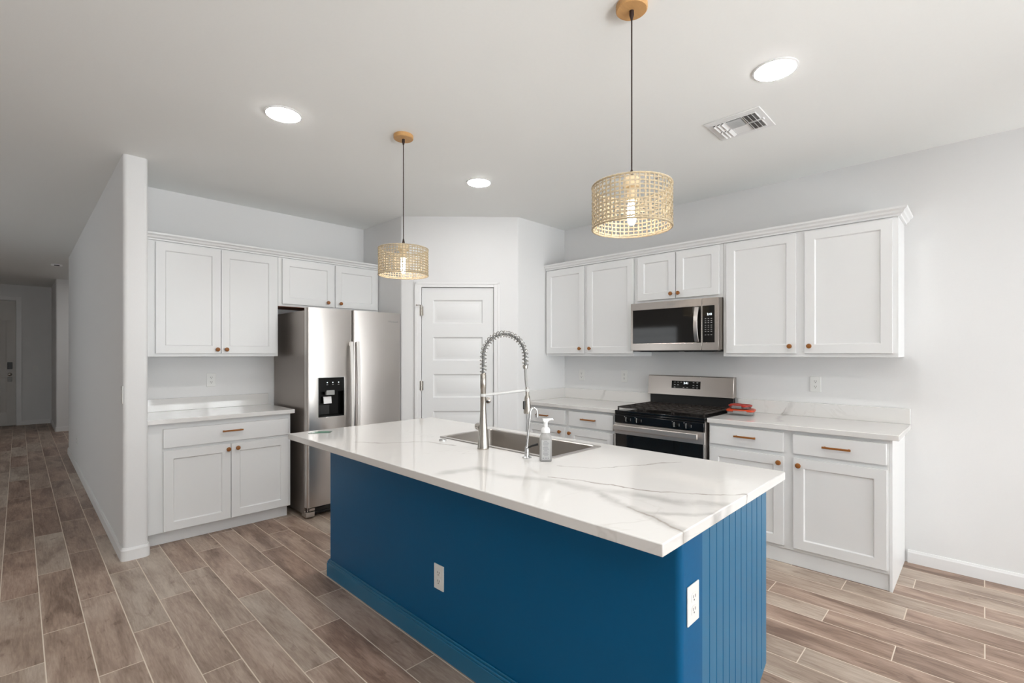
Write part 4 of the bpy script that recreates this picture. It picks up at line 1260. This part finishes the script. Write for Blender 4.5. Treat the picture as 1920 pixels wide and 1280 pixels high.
# plates on the hall face of the partition (faces -X)
outlet('white light switch plate on the hall side of the partition near its rounded end', (XP0, 4.16, 1.12), R90, name='light_switch', cat='switch', switch=True)
outlet('white outlet low on the hall side of the partition wall', (XP0, 7.75, 0.36), R90)
outlet('white light switch plate on the dark wall beside the front door', (0.24, HALL_END, 1.10), 0, name='light_switch', cat='switch', switch=True)

# ------------------------------------------------------------------ ceiling fixtures
def can(label, x, y):
    t = thing('recessed_light', label, 'ceiling light', (x, y, CEIL), 0, 'recessed ceiling lights')
    MB().lathe([(0.098, -0.0002), (0.098, -0.004), (0.088, -0.007), (0.086, -0.0002)], n=40).build('trim_ring', trim_m, t)
    MB().lathe([(0.0885, -0.0071), (0.084, -0.0085), (0.070, -0.0090), (0.004, -0.0094)], n=40).build('lens', can_m, t)
    return t
can('lit recessed ceiling light over the left counter side', 1.04, 2.815)
can('lit recessed ceiling light in front of the pantry door', 2.527, 2.835)
can('lit recessed ceiling light beside the air vent', 2.505, 0.707)
for x, y in ((1.04, 0.70), (-1.2, -1.2), (1.2, -1.8), (3.0, -1.8)):  # first completes the kitchen grid; the others are added to brighten the room
    can('lit recessed ceiling light, unseen, included to light the room', x, y)
can('lit recessed ceiling light, unseen, added to light the alcove off the hall', 1.3, 10.6)  # added lamp out of view, brightening the far alcove wall

# air register
VX0, VX1, VY0, VY1 = 2.812, 3.105, 0.872, 1.178
vt = thing('ceiling_vent', 'white square air register in the ceiling with three groups of louvers', 'vent', ((VX0 + VX1) / 2, (VY0 + VY1) / 2, CEIL), 0)
hx_, hy_ = (VX1 - VX0) / 2, (VY1 - VY0) / 2
MB().box(-hx_, hx_, -hy_, hy_, -0.006, -0.0002).build('frame', trim_m, vt, bevel=0.003)
pl = MB().box(-0.105, 0.105, -0.118, 0.118, -0.0068, -0.006).build('opening', vent_dark_m, vt)
lv = MB()
def louver(p, q, tilt, wd, th=0.002):
    """Tilted strip from p to q (x,y) hanging below the frame; tilt leans it sideways."""
    p, q = Vector(p), Vector(q)
    d = (q - p).normalized(); n = Vector((d.y, -d.x))
    a, b = n * wd / 2, tilt
    lv.rings([[(e.x - a.x, e.y - a.y, -0.007 - (0.012 if b > 0 else 0)), (e.x + a.x, e.y + a.y, -0.007 - (0.012 if b < 0 else 0)),
               (e.x + a.x, e.y + a.y, -0.009 - (0.012 if b < 0 else 0)), (e.x - a.x, e.y - a.y, -0.009 - (0.012 if b > 0 else 0))] for e in (p, q)])
for side, t_ in ((1, 1), (-1, -1)):
    for k in range(3):
        y = side * (0.056 + 0.022 * k)
        for xa, xb in ((-0.102, -0.006), (0.006, 0.102)):
            louver((xa, y), (xb, y), side, 0.018 if side > 0 else 0.011)
for k in range(8):
    x = -0.095 + 0.0125 * k
    louver((x, -0.040), (x, 0.040), 1, 0.008)
lv.box(0.006, 0.104, -0.040, 0.040, -0.010, -0.0068)
for yy in (-0.044, 0.044):
    lv.box(-0.105, 0.105, yy - 0.003, yy + 0.003, -0.011, -0.0068)
lv.box(-0.105, 0.105, -0.1205, -0.116, -0.011, -0.0068).box(-0.105, 0.105, 0.116, 0.1205, -0.011, -0.0068).box(-0.109, -0.104, -0.12, 0.12, -0.011, -0.0068).box(0.104, 0.109, -0.12, 0.12, -0.011, -0.0068)
lv.box(-0.004, 0.004, 0.044, 0.118, -0.0125, -0.0068).box(-0.004, 0.004, -0.118, -0.044, -0.0125, -0.0068)
lv.build('louvers', trim_m, vt, weld=False)
MB().box(-0.012, 0.012, -0.134, -0.126, -0.014, -0.006).build('damper_lever', trim_m, vt, bevel=0.001)

# smoke detector in the hall
sd = thing('smoke_detector', 'round white smoke detector on the hall ceiling', 'smoke detector', (0.40, 10.0, CEIL), 0)
MB().lathe([(0.065, -0.0002), (0.065, -0.012), (0.060, -0.026), (0.045, -0.034), (0.004, -0.035)], n=32).build('body', trim_m, sd)
MB().box(-0.03, 0.03, -0.0645, -0.0560, -0.026, -0.014).build('grille', dark_m, sd)

# ------------------------------------------------------------------ pendants
SZ0, SZ1, SR = 1.880, 2.040, 0.150
def pendant(label, x, y):
    t = thing('pendant_light', label, 'pendant light', (x, y, CEIL), 0, 'woven pendant lights')
    Z = lambda z: z - CEIL
    MB().lathe([(0.058, -0.0003), (0.060, -0.003), (0.060, -0.020), (0.056, -0.024), (0.004, -0.024)], n=40).build('canopy', canopy_m, t)
    cd = MB().tube([(0, 0, -0.024), (0, 0, Z(2.09))], 0.0028, 8)
    cd.lathe([(0.0085, -0.024), (0.0090, -0.040), (0.0035, -0.060)], n=16).lathe([(0.0040, Z(2.105)), (0.0085, Z(2.082)), (0.0090, Z(2.072))], n=16)
    cd.build('cord', cord_m, t)
    MB().lathe([(0.030, Z(2.072)), (0.032, Z(2.070)), (0.034, Z(2.040)), (0.033, Z(2.036)), (0.020, Z(2.036)), (0.019, Z(1.985)), (0.015, Z(1.985))], n=28).build('socket_cap', socket_m, t)
    MB().lathe([(0.010, Z(1.987)), (0.013, Z(1.978)), (0.0155, Z(1.960)), (0.0165, Z(1.915)), (0.014, Z(1.902)), (0.008, Z(1.894)), (0.001, Z(1.892))], n=20).build('bulb', bulb_m, t)
    # woven drum: flat strands over and under each other
    s = MB()
    NV, NH = 52, 10
    hw = 0.0028
    th = 0.0011
    amp = 0.0016
    rows = [SZ0 + 0.010 + (SZ1 - SZ0 - 0.020) * j / (NH - 1) for j in range(NH)]
    rnd = random.Random(3)
    for i in range(NV):
        a = 2 * PI * (i + rnd.uniform(-0.12, 0.12)) / NV
        w = hw * rnd.uniform(0.75, 1.2)
        rs = []
        zz = [SZ0] + rows + [SZ1]
        for j, z in enumerate(zz):
            off = amp * (1 if (i + j) % 2 else -1) if 0 < j < len(zz) - 1 else 0
            r0, r1 = SR + off - th, SR + off + th
            da = w / SR
            rs.append([(r0 * math.cos(a - da), r0 * math.sin(a - da), Z(z)), (r1 * math.cos(a - da), r1 * math.sin(a - da), Z(z)),
                       (r1 * math.cos(a + da), r1 * math.sin(a + da), Z(z)), (r0 * math.cos(a + da), r0 * math.sin(a + da), Z(z))])
        s.rings(rs)
    for j, z in enumerate(rows):
        w = hw * rnd.uniform(0.75, 1.15)
        rs = []
        for i in range(NV * 2):
            a = 2 * PI * i / (NV * 2)
            off = 0 if i % 2 else amp * (-1 if (i // 2 + j + 1) % 2 else 1)
            r0, r1 = SR + off - th, SR + off + th
            ca, sa = math.cos(a), math.sin(a)
            zz = Z(z) + 0.0008 * math.sin(5 * a + j)
            rs.append([(r0 * ca, r0 * sa, zz - w), (r1 * ca, r1 * sa, zz - w), (r1 * ca, r1 * sa, zz + w), (r0 * ca, r0 * sa, zz + w)])
        s.rings(rs, closed=True)
    for z in (SZ0, SZ1):
        s.tube([((SR) * math.cos(2 * PI * i / 96), (SR) * math.sin(2 * PI * i / 96), Z(z) + 0.0010 * (i % 2)) for i in range(96)], 0.0040, 6, closed=True)
    s.build('lamp_shade', rattan_m, t, weld=False, smooth=30)
    sp = MB()
    for k in range(3):
        a = 2 * PI * k / 3 + 0.4
        sp.tube([(0.030 * math.cos(a), 0.030 * math.sin(a), Z(2.040)), (SR * math.cos(a), SR * math.sin(a), Z(SZ1))], 0.0018, 6)
    sp.build('shade_spider', chrome_m, t)
    return t
pendant('woven rattan pendant hanging over the near end of the island', 1.655, 0.972)
pendant('woven rattan pendant hanging over the far end of the island', 1.660, 2.560)
